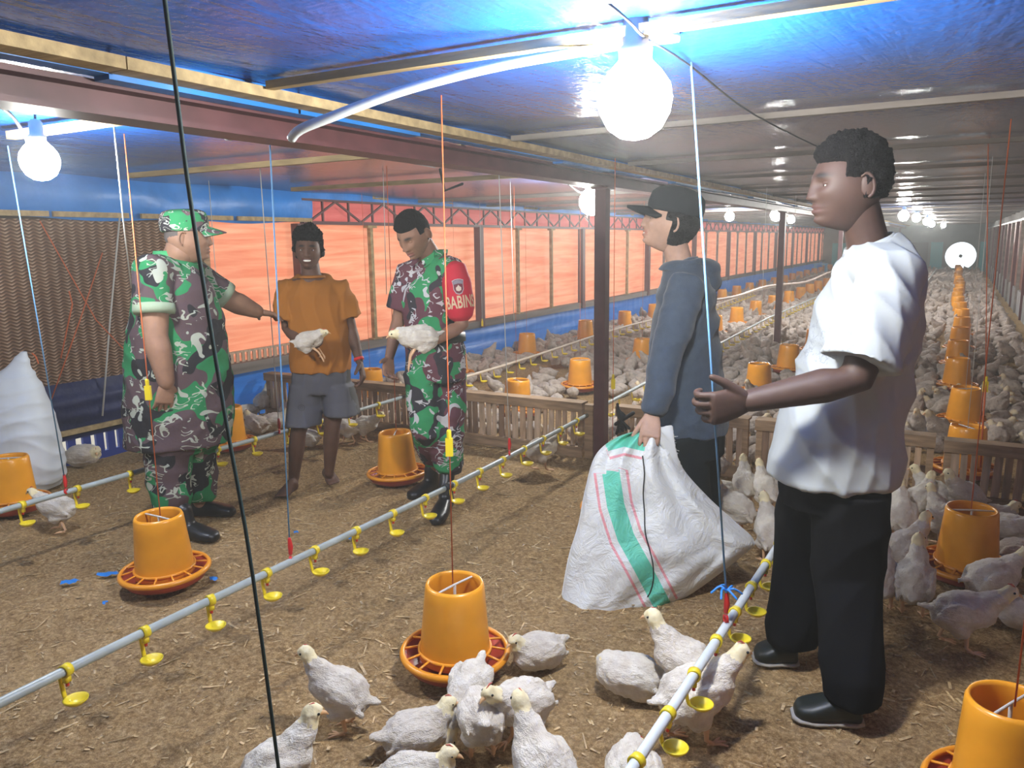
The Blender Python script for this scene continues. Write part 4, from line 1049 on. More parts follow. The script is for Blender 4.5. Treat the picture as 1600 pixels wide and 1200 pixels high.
def bare_foot(bm, an, heel, toe, w=.042):
    heel, toe = Vector(heel), Vector(toe); d = (toe-heel); L = d.length; d.normalize(); s = d.cross(ZV).normalized()
    loft(bm, [(heel+d*L*k+ZV*(hh/2), s, ZV, ww, hh/2, 2.3) for k, ww, hh in ((.0, w*.5, .045), (.06, w*.72, .065), (.22, w*.75, .082), (.42, w*.82, .066), (.62, w*1.0, .045), (.80, w*1.05, .03), (.84, w*.95, .024))], 18)
    tube(bm, [heel+d*L*.20+ZV*.04, an], [(w*.72, w*.85), (w*.75, w*.8)], 14, side=s)
    for i in range(5):
        q = heel+d*L*.80+s*(w*(.78-.40*i))+ZV*.012; tube(bm, [q-d*.01, q+d*(L*(.17-.018*i)), q+d*(L*(.20-.02*i))-ZV*.002], [.011-.0012*i, .0095-.001*i, .007-.0005*i], 8)

def person(label, skin, S, F, Jn, headspec, hands, sleeve_arm=True, legs=None, sc=1.0, fat=0.0, ak=1.0, shod=True):
    """Jn: joints in the world; returns root and adds the one body mesh with head, hands"""
    base = Vector(((Jn['ftL'][0].x+Jn['ftR'][0].x)/2, (Jn['ftL'][0].y+Jn['ftR'][0].y)/2, 0))
    root = empty('person', base, label, 'person')
    bm = bmesh.new()
    pel, wai, che, nec = Jn['pelvis'], Jn['waist'], Jn['chest'], Jn['neck']
    hc, hf, hu, hs, smile, brows = headspec
    R = frame_of(hf, hu)
    loft(bm, rings3(S, F, [(pel-ZV*.09, .13*sc, .09*sc), (pel, .155*sc, .105*sc), (wai, .135*sc, (.10+fat*.07)*sc), ((wai+che)/2, .145*sc, (.105+fat*.05)*sc), (che, .165*sc, .11*sc), (che+(nec-che)*.5, .155*sc, .095*sc), (che+(nec-che)*.86, .10*sc, .07*sc), (nec+ZV*.005, .062*sc, .060*sc)]), 24)
    nk = (.060+.012*fat)*sc
    tube(bm, [che+(nec-che)*.7, nec, hc+R@Vector((0, -.030, -.055))*hs, hc+R@Vector((0, -.022, .0))*hs], [nk*1.15, nk, nk*.93, nk*.8], 18)
    for s in ('L', 'R'):
        sh, el, wr = Jn['sh'+s], Jn['el'+s], Jn['wr'+s]
        tube(bm, [che+(nec-che)*.45+(sh-che)*.35, sh, (sh*.55+el*.45), el, el*.72+wr*.28, wr], [.06*sc, .053*sc*ak**.5, .046*sc*ak, .037*sc*ak, .039*sc*ak, .0255*sc*ak], 16)
        hp, kn, an = Jn['hip'+s], Jn['kn'+s], Jn['an'+s]
        tube(bm, [hp+ZV*.06, hp, hp*.5+kn*.5, kn, kn*.72+an*.28, kn*.4+an*.6, an], [.07*sc, .082*sc, .070*sc, .051*sc, .053*sc, .043*sc, .031*sc], 18)
        heel, toe = Jn['ft'+s]
        if shod: bare_foot(bm, an, heel+(toe-heel)*.08+ZV*.01, heel+(toe-heel)*.72+ZV*.01, .030)
        else: bare_foot(bm, an, heel, toe)
    body = remesh(bm, .009, 3)
    hm, em = head_mesh(R, hc, hs, fat, smile, brows)
    parts = [body, hm, em]
    for h in hands: parts.append(hand(**h))
    bmj = bmesh.new()
    lp = bmj.verts.layers.float.new('lip'); bp = bmj.verts.layers.float.new('brow')
    for m_ in parts: bmj.from_mesh(m_)
    me = bpy.data.meshes.new('body'); bmj.to_mesh(me); bmj.free()
    o = link('body', me, skin, root)
    # eyes with lids
    for s in (-1, 1):
        ec = Vector((s*.030, .0680, .004)); bm = bmesh.new(); ellip(bm, hc+R@(ec*hs), R@X_, R@Y_, R@Z_, .0118*hs, .0115*hs, .0110*hs, 16, 12)
        eo = obj('eye', bm, eye_w, root); bm = bmesh.new(); gz = headspec[0] and Vector((0, 1, -.05)).normalized()
        ellip(bm, hc+R@((ec+gz*.0078)*hs), R@X_, R@Y_, R@Z_, .0062*hs, .0046*hs, .0062*hs, 12, 8); obj('iris', bm, eye_i, eo)
    return root, R
def lids(root, R, hc, hs, skin, closed=.5):
    for s in (-1, 1):
        bm = bmesh.new(); ec = Vector((s*.030, .0680, .004)); ellip(bm, hc+R@((ec+Vector((0, .0004, .0072-.007*closed)))*hs), R@X_, R@Y_, R@Z_, .0150*hs, .0128*hs, (.0066+.0045*closed)*hs, 16, 10)
        ellip(bm, hc+R@((ec+Vector((0, .0002, -.0090)))*hs), R@X_, R@Y_, R@Z_, .0145*hs, .0120*hs, .0050*hs, 16, 10)
        link('eyelid', remesh(bm, .0016, 2), skin, root)

def sleeve(bm, sh, el, k, r0, r1, che, side=None):
    e = sh+(el-sh)*k
    tube(bm, [che*.45+sh*.55, sh+ZV*.004, sh*.5+e*.5, e], [(r0*1.05, r0*1.0), r0*.98, (r0*.5+r1*.5), r1], 20, rounded=False)
    return e
def cameo(): pass
tw = RH; aw = FH      # picture right / away, on the floor
def dirv(deg): a = math.radians(deg); return RH*math.cos(a)+FH*math.sin(a)
def flr(u, v, dz=0.012): p = atz(u, v, 0); return Vector((p.x, p.y, dz))

# ---------------------------------------------------------------- the soldier in the cap (seen from his right, facing picture right)
def person_cap():
    D = 3.95; F = dirv(18); S = F.cross(ZV)
    sk = skin_mat('skin of capped soldier', (.30, .17, .11), (.22, .10, .07), (.03, .02, .018))
    Jn = dict(pelvis=J(283, 640, D), waist=J(280, 565, D), chest=J(278, 470, D), neck=J(277, 408, D+.02),
              shR=J(238, 425, D-.19)+ZV*.0, elR=J(243, 525, D-.25), wrR=J(260, 598, D-.24), shL=J(305, 432, D+.20), elL=J(362, 470, D+.30), wrL=J(402, 487, D+.42),
              hipR=J(268, 660, D-.10), knR=J(262, 728, D-.12), anR=J(270, 800, D-.14), hipL=J(300, 655, D+.09), knL=J(305, 720, D+.13), anL=J(312, 785, D+.12),
              ftR=(flr(278, 838), flr(340, 846)), ftL=(flr(300, 806), flr(368, 805)))
    hc = J(292, 372, D); hs = 1.06
    hd = [dict(w=Jn['wrR'], d=J(256, 632, D-.24)-Jn['wrR'], n=-F*.3-S*.9, ts=F, L=1.08, curl=(.25, .3, .3, .35)),
          dict(w=Jn['wrL'], d=J(440, 494, D+.55)-Jn['wrL'], n=Vector((0, 0, -1))+F*.1, ts=-S*-1*-1+ZV*.3, L=1.05, curl=(.1, .12, .2, .45), spread=.10)]
    root, R = person('stout soldier in camouflage uniform and cap reaching out to touch the barefoot man', sk, S, F, Jn, (hc, dirv(20)+ZV*.02, ZV, hs, 0, True), hd, sc=1.12, fat=1.0, ak=1.38)
    lids(root, R, hc, hs, sk, .4)
    cam_ = camo('jungle camouflage cloth', .85, wht=(.34, .37, .31), grn=(.022, .19, .07), brn=(.085, .055, .062), blk=(.018, .017, .02))
    bm = bmesh.new()
    rows = [(J(280, 690, D), .235, .262), (J(281, 640, D), .232, .268), (J(280, 590, D), .222, .262), (J(277, 545, D), .212, .248), (J(276, 490, D), .205, .22), (J(274, 448, D), .20, .185, 8), (J(274, 425, D), .165, .145, 14), (J(276, 410, D+.01), .105, .105, 18), (J(278, 403, D+.01), .085, .085, 18)]
    loft(bm, rings3(S, F, rows), 32)
    eR = sleeve(bm, Jn['shR'], Jn['elR'], .62, .098, .088, Jn['chest']+ZV*.12); eL = sleeve(bm, Jn['shL'], Jn['elL'], .80, .09, .075, Jn['chest']+ZV*.12)
    cloth(bm, .010, 3, fold(.010, [((S*.6+ZV*.8).normalized(), .13, 1, 1.0), ((F*.8-ZV*.5).normalized(), .17, 4, .8)]), 'uniform_shirt', cam_, root)
    cuff = M('pale green cuff', (.26, .33, .23), .85, bump=.3)
    for (a, b, r) in ((Jn['shR'], eR, .094), (Jn['shL'], eL, .08)):
        d = (b-a).normalized(); bm = bmesh.new(); tube(bm, [b-d*.035, b-d*.005, b+d*.012], [r, r*1.03, r*.97], 24, rounded=False); obj('rolled_cuff', bm, cuff, root)
    col = M('bright green collar', (.05, .33, .12), .8)
    bm = bmesh.new(); loft(bm, [(Jn['neck']-ZV*.012-F*.004, S, F, .096, .098), (Jn['neck']+ZV*.02-F*.012, S, F, .088, .086), (Jn['neck']+ZV*.045-F*.022, S, F, .080, .074)], 28, cap=False)
    c_ = obj('collar', bm, cam_, root); sol = c_.modifiers.new('s', 'SOLIDIFY'); sol.thickness = .006
    bm = bmesh.new(); loft(bm, [(Jn['neck']-ZV*.004-F*.024, S, F, .094, .094), (Jn['neck']+ZV*.052-F*.034, S, F, .079, .074)], 28, cap=False)
    bmesh.ops.delete(bm, geom=[f for f in bm.faces if (f.calc_center_median()-Jn['neck']).dot(F) > .015], context='FACES')
    c_ = obj('collar_band', bm, col, root); sol = c_.modifiers.new('s', 'SOLIDIFY'); sol.thickness = .005
    bm = bmesh.new()
    loft(bm, rings3(S, F, [(J(283, 650, D), .19, .20), (J(283, 675, D), .20, .19), (J(283, 700, D), .19, .16)]), 28)
    for s in ('R', 'L'):
        h, k, a = Jn['hip'+s], Jn['kn'+s], Jn['an'+s]
        tube(bm, [h, h*.5+k*.5, k, k*.5+a*.5, a+ZV*.07, a+ZV*.02], [.125, .12, .112, .105, .10, .088], 24, rounded=False)
    cloth(bm, .010, 3, fold(.012, [((F*.5+ZV*.85).normalized(), .12, 2, 1), ((F*.5-ZV*.8).normalized(), .16, 7, 1)]), 'uniform_trousers', cam_, root)
    bl = M('black boot leather', (.012, .012, .013), .38, .5)
    for s in ('R', 'L'):
        bm = bmesh.new(); boot(bm, None, Jn['ft'+s][0]-ZV*.012, Jn['ft'+s][1]-ZV*.012, .050, shaft=Jn['an'+s]+ZV*.06); m_ = remesh(bm, .008, 2); link('boot', m_, bl, root)
    # cap
    bm = bmesh.new(); q = lambda x, y, z: hc+R@(Vector((x, y, z))*hs)
    A, B = R@X_, R@Y_
    loft(bm, [(q(0, -.006, .030), A, B, .086*hs, .108*hs), (q(0, -.006, .058), A, B, .088*hs, .110*hs), (q(0, -.006, .098), A, B, .085*hs, .106*hs), (q(0, -.004, .118), A, B, .078*hs, .098*hs), (q(0, -.002, .130), A, B, .052*hs, .068*hs), (q(0, 0, .134), A, B, .02*hs, .03*hs)], 36)
    cp = cloth(bm, .008, 3, fold(.005, [(Vector((.3, .2, 1)).normalized(), .07, 3, 1)]), 'cap', camo('camouflage cap cloth', 1.3), root)
    nb = 18; bm = bmesh.new(); top = []; bot = []
    for i in range(nb+1):
        a = -1.05+2.1*i/nb; rowt = []; rowb = []
        for j in range(5):
            r = j/4; x = math.sin(a)*(.084+.004*r); y = .02+math.cos(a)*(.080+.078*r*math.cos(a*.9)); z = .052-.030*r-.022*abs(math.sin(a))**2+.0
            rowt.append(bm.verts.new(q(x, y, z))); rowb.append(bm.verts.new(q(x, y, z-.004)))
        top.append(rowt); bot.append(rowb)
    for i in range(nb):
        for j in range(4):
            bm.faces.new((top[i][j], top[i+1][j], top[i+1][j+1], top[i][j+1])); bm.faces.new((bot[i][j+1], bot[i+1][j+1], bot[i+1][j], bot[i][j]))
        bm.faces.new((top[i][4], top[i+1][4], bot[i+1][4], bot[i][4]))
    b_ = obj('brim', bm, bpy.data.materials['camouflage cap cloth'], cp)
    link('hair', hair_mesh(R, hc, hs, lambda p, d: (1 if p.z > -.05 and p.y < -.03 else 0)*1.0 if p.z < .05 else .0, lambda d: .0015, .001, 30), M('short grey stubble hair', (.10, .085, .08), .8), root)
    # watch on far wrist
    d = (Jn['wrL']-Jn['elL']).normalized(); w = Jn['wrL']-d*.025; bm = bmesh.new(); tube(bm, [w-d*.014, w, w+d*.014], [.033, .035, .033], 20, rounded=False); tube(bm, [w+ZV*.030, w+ZV*.040], [.018, .016], 14, rounded=False); obj('wristwatch', bm, black_r, root)
    return root
person_cap()

# ---------------------------------------------------------------- the barefoot man in the orange shirt
def person_orange():
    D = 4.57; F = dirv(-86); S = F.cross(ZV)     # S = his right = picture left
    sk = skin_mat('skin of barefoot man', (.115, .057, .036), (.10, .035, .03), (.008, .006, .005))
    Jn = dict(pelvis=J(503, 590, D), waist=J(500, 545, D), chest=J(492, 480, D), neck=J(487, 432, D),
              shR=J(448, 448, D), elR=J(449, 513, D-.02), wrR=J(474, 540, D-.19), shL=J(530, 450, D+.02), elL=J(549, 515, D+.02), wrL=J(562, 566, D-.04),
              hipR=J(482, 600, D), knR=J(466, 675, D-.06), anR=J(458, 757, D+.02), hipL=J(524, 600, D), knL=J(519, 668, D-.04), anL=J(514, 738, D+.02),
              ftR=(flr(462, 768), flr(438, 782)), ftL=(flr(510, 748), flr(524, 762)))
    hc = J(482, 392, D); hs = .96
    hd = [dict(w=Jn['wrR'], d=J(492, 541, D-.24)-Jn['wrR'], n=ZV*1.0-F*.1, ts=F*1.0, L=1.0, curl=(.5, .5, .5, .5), thumb=(.7, .5, .6)),
          dict(w=Jn['wrL'], d=J(571, 602, D-.08)-Jn['wrL'], n=S+F*-.1, ts=F, L=1.0, curl=(.35, .5, .55, .6))]
    root, R = person('barefoot young man in orange t-shirt and grey shorts smiling and holding a white chick', sk, S, F, Jn, (hc, dirv(-82)+ZV*.02, ZV+RH*.03, hs, 1.0, True), hd, sc=.92, shod=False)
    q = lambda x, y, z: hc+R@(Vector((x, y, z))*hs)
    bm = bmesh.new(); loft(bm, [(q(0, .0855, -.053), R@X_, R@Y_, .020*hs, .012*hs), (q(0, .0890, -.058), R@X_, R@Y_, .023*hs, .0135*hs, 3), (q(0, .0890, -.064), R@X_, R@Y_, .015*hs, .010*hs)], 18); obj('teeth', bm, teeth_m, root)
    lids(root, R, hc, hs, sk, .12)
    link('hair', hair_mesh(R, hc, hs, lambda p, d: (p.z-(.058 if p.y > .02 else -.01 if p.y > -.03 else -.06))*60+.5 if abs(p.x) < .2 else 0, lambda d: .010+.030*max(0, d.z)**1.5+.008*noise.noise(d*3), .022, 45), hair_m, root)
    bm = bmesh.new(); ellip(bm, q(-.083, .0, -.012), X_, Y_, Z_, .012, .014, .022, 10, 8); obj('earphone', bm, black_r, root)
    sh = M('burnt orange jersey', (.34, .125, .015), .85, .2, var=.08, vscale=4)
    bm = bmesh.new()
    loft(bm, rings3(S, F, [(J(502, 579, D), .172, .135), (J(502, 560, D), .175, .135), (J(500, 525, D), .172, .13), (J(497, 490, D), .168, .125), (J(492, 460, D), .165, .115), (J(489, 445, D), .140, .10, 10), (J(487, 437, D), .118, .096, 16), (J(487, 432, D), .088, .080, 20)]), 32)
    sleeve(bm, Jn['shR']-ZV*.006, Jn['elR'], .80, .068, .086, Jn['chest']+ZV*.08); sleeve(bm, Jn['shL']-ZV*.006, Jn['elL'], .72, .068, .088, Jn['chest']+ZV*.08)
    cloth(bm, .008, 3, fold(.014, [((S+F*.2).normalized(), .07, 2, 1.0), ((S*.9+ZV*.35).normalized(), .12, 5, .9)]), 't_shirt', sh, root)
    bm = bmesh.new(); loft(bm, [(Jn['neck']-ZV*.006, S, F, .083, .076), (Jn['neck']+ZV*.008, S, F, .074, .068)], 28, cap=False); c_ = obj('neckband', bm, sh, root); c_.modifiers.new('s', 'SOLIDIFY').thickness = .005
    # shorts
    st = M('grey sport shorts', (.080, .080, .098), .7, .3, var=.08)
    bm = bmesh.new(); loft(bm, rings3(S, F, [(J(503, 565, D), .165, .12), (J(503, 590, D), .172, .125), (J(503, 612, D), .175, .12)]), 28)
    loft(bm, [(J(481, 600, D), S, F, .105, .115), (J(477, 630, D), S, F, .108, .12), (J(474, 663, D-.04), S, F, .105, .12)], 26)
    loft(bm, [(J(527, 600, D), S, F, .10, .115), (J(531, 625, D), S, F, .105, .12), (J(535, 648, D-.03), S, F, .108, .12)], 26)
    so = cloth(bm, .008, 3, fold(.012, [((S+F*.3).normalized(), .10, 6, 1.2)]), 'shorts', st, root)
    # emblem ring on the shorts
    bvh = BVHTree.FromPolygons([v.co for v in so.data.vertices], [p.vertices for p in so.data.polygons])
    ctr = J(471, 637, D-.3); bm = bmesh.new(); vd = (ctr-CAM).normalized()
    def proj(o_, d_, off=.002):
        h = bvh.ray_cast(o_, d_); return (h[0]-d_*off) if h[0] is not None else o_+d_*.2
    for r0, r1, a0, a1 in ((.016, .021, 0, 2*PI), (.006, .010, 0, 2*PI)):
        n = 24; rr = []
        for i in range(n+1):
            a = a0+(a1-a0)*i/n; rr.append([bm.verts.new(proj(ctr+(RH*math.cos(a)+ZV*math.sin(a)*.9)*r, vd)) for r in (r0, r1)])
        for i in range(n): bm.faces.new((rr[i][0], rr[i][1], rr[i+1][1], rr[i+1][0]))
    obj('emblem', bm, M('dark shorts print', (.03, .03, .04), .5), so)
    so.data.materials.append(M('black side panel', (.01, .01, .012), .6))
    for pl in so.data.polygons:
        if abs(pl.normal.dot(S)) > .90 and abs((pl.center-J(503, 610, D)).dot(S)) > .13: pl.material_index = 1
    d = (Jn['wrL']-Jn['elL']).normalized(); w = Jn['wrL']-d*.02; bm = bmesh.new(); tube(bm, [w-d*.008, w+d*.008], .030, 18, rounded=False); obj('bracelet', bm, red_pl, root)
    return Jn
JO = person_orange()
chick(J(481, 532, 4.57-.25), sang(10), 'held', 'white chick lying in the hand of the man in the orange t-shirt', .82, rot=(.15, .25, sang(5)-PI/2))

# ---------------------------------------------------------------- bare headed soldier with red armband
def person_armband():
    D = 4.15; F = dirv(-126); S = F.cross(ZV)
    sk = skin_mat('skin of bare headed soldier', (.27, .145, .095), (.26, .10, .08), (.012, .009, .008))
    Jn = dict(pelvis=J(680, 560, D), waist=J(678, 515, D), chest=J(676, 450, D), neck=J(674, 404, D+.02),
              shR=J(638, 428, D+.06), elR=J(622, 503, D+.04), wrR=J(608, 560, D-.06), shL=J(711, 424, D-.13), elL=J(722, 508, D-.15), wrL=J(678, 533, D-.27),
              hipR=J(660, 580, D-.02), knR=J(668, 668, D-.06), anR=J(678, 752, D+.0), hipL=J(700, 582, D+.03), knL=J(698, 680, D-.02), anL=J(698, 790, D-.25),
              ftR=(flr(684, 765), flr(640, 782)), ftL=(flr(702, 790), flr(680, 822)))
    Jn['anL'] = Jn['ftL'][0]+ZV*.10; Jn['anR'] = Jn['ftR'][0]+ZV*.10
    hc = J(647, 367, D-.06); hs = 1.0
    hd = [dict(w=Jn['wrR'], d=J(606, 598, D-.16)-Jn['wrR'], n=-S*1+F*.2-S*0, ts=F, L=1.0, curl=(.3, .4, .4, .35), spread=.12),
          dict(w=Jn['wrL'], d=J(648, 545, D-.30)-Jn['wrL'], n=ZV*1.0+S*.2, ts=F, L=1.0, curl=(.35, .4, .4, .4), thumb=(.6, .6, .5))]
    root, R = person('bare headed soldier in camouflage with red armband looking down at a chick', sk, S, F, Jn, (hc, (dirv(-124)-ZV*.62), ZV, hs, .2, True), hd, sc=.97)
    lids(root, R, hc, hs, sk, .9)
    link('hair', hair_mesh(R, hc, hs, lambda p, d: (p.z-(.060 if p.y > .03 else .012 if p.y > -.01 else -.045))*60+.5, lambda d: .003+.016*max(0, d.z)+.008*max(0, d.y)*max(0, d.z), .004, 40), hair_m, root)
    cam_ = camo('maroon green camouflage cloth', 1.0, brn=(.12, .045, .06), wht=(.50, .50, .52))
    bm = bmesh.new()
    loft(bm, rings3(S, F, [(J(678, 545, D), .150, .135), (J(678, 520, D), .148, .132), (J(675, 485, D), .155, .138), (J(674, 452, D), .165, .132), (J(674, 430, D), .160, .112, 10), (J(674, 416, D+.01), .120, .092, 16), (J(674, 406, D+.02), .085, .080, 20), (J(674, 401, D+.02), .074, .070, 20)]), 32)
    sleeve(bm, Jn['shR'], Jn['elR'], .76, .074, .08, Jn['chest']+ZV*.10)
    e = Jn['shL']+(Jn['elL']-Jn['shL'])*.70
    tube(bm, [Jn['chest']+ZV*.10, Jn['shL']*.8+Jn['chest']*.2+ZV*.02, Jn['shL']], [.075, .075, .074], 20, rounded=False)
    cloth(bm, .009, 3, fold(.008, [((S*.7+ZV*.7).normalized(), .12, 3, 1), ((S*.7-ZV*.7).normalized(), .15, 8, .8)]), 'uniform_shirt', cam_, root)
    bm = bmesh.new(); tube(bm, [Jn['shL']*.70+(Jn['chest']+ZV*.12)*.30+ZV*.012, Jn['shL']*.95+(Jn['chest']+ZV*.1)*.05, Jn['shL']*.75+e*.25, Jn['shL']*.4+e*.6, e], [.046, .068, .074, .077, .076], 26)
    redm = M('red armband sleeve', (.52, .012, .035), .7, .3)
    ab = cloth(bm, .007, 2, fold(.003, [(ZV, .09, 3, 1)]), 'red_sleeve', redm, root)
    bvh = BVHTree.FromPolygons([v.co for v in ab.data.vertices], [p.vertices for p in ab.data.polygons])
    ax = (e-Jn['shL']).normalized(); toc = -FH; toc = (toc-ax*toc.dot(ax)).normalized(); sd = ax.cross(toc)
    if sd.dot(RH) < 0: sd = -sd
    def wrap(px, py, off=.0022):   # px along the arm's girth (m), py down the arm from the shoulder
        th = px/.075; d = toc*math.cos(th)+sd*math.sin(th); o_ = Jn['shL']+ax*py
        h = bvh.ray_cast(o_+d*.3, -d); return (h[0]+d*off) if h[0] is not None else o_+d*.085
    L = (e-Jn['shL']).length
    tc = bpy.data.curves.new('txt', 'FONT'); tc.body = 'BABINSA'; tc.size = .098; tc.space_character = 1.02; tc.resolution_u = 3; tc.offset = .0018
    to = bpy.data.objects.new('txt', tc); COL.objects.link(to); bpy.context.view_layer.update()
    dg = bpy.context.evaluated_depsgraph_get(); tm = bpy.data.meshes.new_from_object(to.evaluated_get(dg)); bpy.data.objects.remove(to)
    bm = bmesh.new(); bm.from_mesh(tm); bmesh.ops.triangulate(bm, faces=bm.faces)
    for _ in range(2): bmesh.ops.subdivide_edges(bm, edges=[x for x in bm.edges if x.calc_length() > .008], cuts=1)
    for v in bm.verts: v.co = wrap(v.co.x*.50-.066, L*.97-v.co.y*.90)
    obj('lettering', bm, M('tan lettering', (.60, .45, .28), .6), ab, False)
    def shield(k, pts, m, off, nm):
        bm = bmesh.new(); c0 = (sum(p[0] for p in pts)/len(pts), sum(p[1] for p in pts)/len(pts)); R0 = [bm.verts.new(wrap(*p, off)) for p in pts]; R1 = [bm.verts.new(wrap((p[0]+c0[0])/2, (p[1]+c0[1])/2, off)) for p in pts]; cv_ = bm.verts.new(wrap(*c0, off)); n = len(pts)
        for i in range(n): bm.faces.new((R0[i], R0[(i+1) % n], R1[(i+1) % n], R1[i])); bm.faces.new((R1[i], R1[(i+1) % n], cv_))
        obj(nm, bm, m, ab, False)
    gx, gy = .012, L*.42
    def sh(w, t, b, arc=.006): return [(gx-w, gy-t), (gx-w*.5, gy-t-arc), (gx, gy-t-arc*1.3), (gx+w*.5, gy-t-arc), (gx+w, gy-t), (gx+w*.86, gy-t*.3), (gx+w*.86, gy+b*.35), (gx+w*.5, gy+b*.85), (gx, gy+b), (gx-w*.5, gy+b*.85), (gx-w*.86, gy+b*.35), (gx-w*.86, gy-t*.3)]
    pale = M('pale badge thread', (.42, .38, .40), .7); wine = M('wine badge field', (.14, .01, .03), .7)
    shield(0, sh(.030, .032, .040), pale, .0022, 'badge'); shield(1, sh(.026, .028, .035), wine, .0032, 'badge_field'); shield(2, [(gx-.024, gy-.028), (gx, gy-.034), (gx+.024, gy-.028), (gx+.021, gy-.012), (gx, gy-.016), (gx-.021, gy-.012)], M('grey badge band', (.22, .20, .24), .7), .0042, 'badge_band')
    shield(3, [(gx-.012, gy+.018), (gx-.013, gy+.004), (gx-.005, gy-.002), (gx, gy-.010), (gx+.005, gy-.002), (gx+.013, gy+.004), (gx+.012, gy+.018), (gx, gy+.023)], M('cream badge figure', (.62, .50, .42), .7), .0042, 'badge_figure')
    # collar with points
    bm = bmesh.new(); nk = Jn['neck']; loft(bm, [(nk-ZV*.018, S, F, .085, .082), (nk+ZV*.015-F*.01, S, F, .080, .074), (nk+ZV*.045-F*.022, S, F, .078, .070)], 30, cap=False)
    bmesh.ops.delete(bm, geom=[f for f in bm.faces if (f.calc_center_median()-nk).normalized().dot(F) > .80], context='FACES')
    c_ = obj('collar', bm, cam_, root); c_.modifiers.new('s', 'SOLIDIFY').thickness = .006
    for s in (-1, 1):
        bm = bmesh.new(); a = nk+F*.075+S*s*.028+ZV*.012; pts = [nk+F*.05+S*s*.068+ZV*.03, nk+F*.085+S*s*.010-ZV*.008, nk+F*.105+S*s*.045-ZV*.045, nk+F*.070+S*s*.085-ZV*.01]
        vs = [bm.verts.new(p) for p in pts]; bm.faces.new(vs); c_ = obj('collar_point', bm, cam_, root, False); c_.modifiers.new('s', 'SOLIDIFY').thickness = .005
    bm = bmesh.new(); loft(bm, rings3(S, F, [(J(679, 522, D), .158, .13), (J(680, 560, D), .170, .135), (J(681, 592, D), .168, .13)]), 28)
    for s in ('R', 'L'):
        h, k, a = Jn['hip'+s], Jn['kn'+s], Jn['an'+s]
        tube(bm, [h, h*.5+k*.5, k, k*.45+a*.55, a+ZV*.13, a+ZV*.08], [.105, .10, .092, .086, .082, .07], 24, rounded=False)
    cloth(bm, .009, 3, fold(.010, [((S*.5+ZV*.85).normalized(), .13, 2, 1), ((S*.5-ZV*.8).normalized(), .16, 7, 1)]), 'uniform_trousers', cam_, root)
    bm = bmesh.new(); loft(bm, rings3(S, F, [(J(679, 519, D), .168, .140), (J(679, 532, D), .172, .143)]), 28); obj('belt', bm, M('dark uniform belt', (.02, .025, .02), .5), root)
    bl = bpy.data.materials['black boot leather']
    for s in ('R', 'L'):
        bm = bmesh.new(); boot(bm, None, Jn['ft'+s][0]-ZV*.012, Jn['ft'+s][1]-ZV*.012, .048, shaft=Jn['an'+s]+ZV*.13); m_ = remesh(bm, .008, 2); link('boot', m_, bl, root)
person_armband()
chick(J(655, 527, 4.15-.30)+ZV*.0, sang(200), 'held', 'white chick held against the uniform of the bare headed soldier, feet dangling', 1.0, rot=(-.1, 0, sang(190)-PI/2))

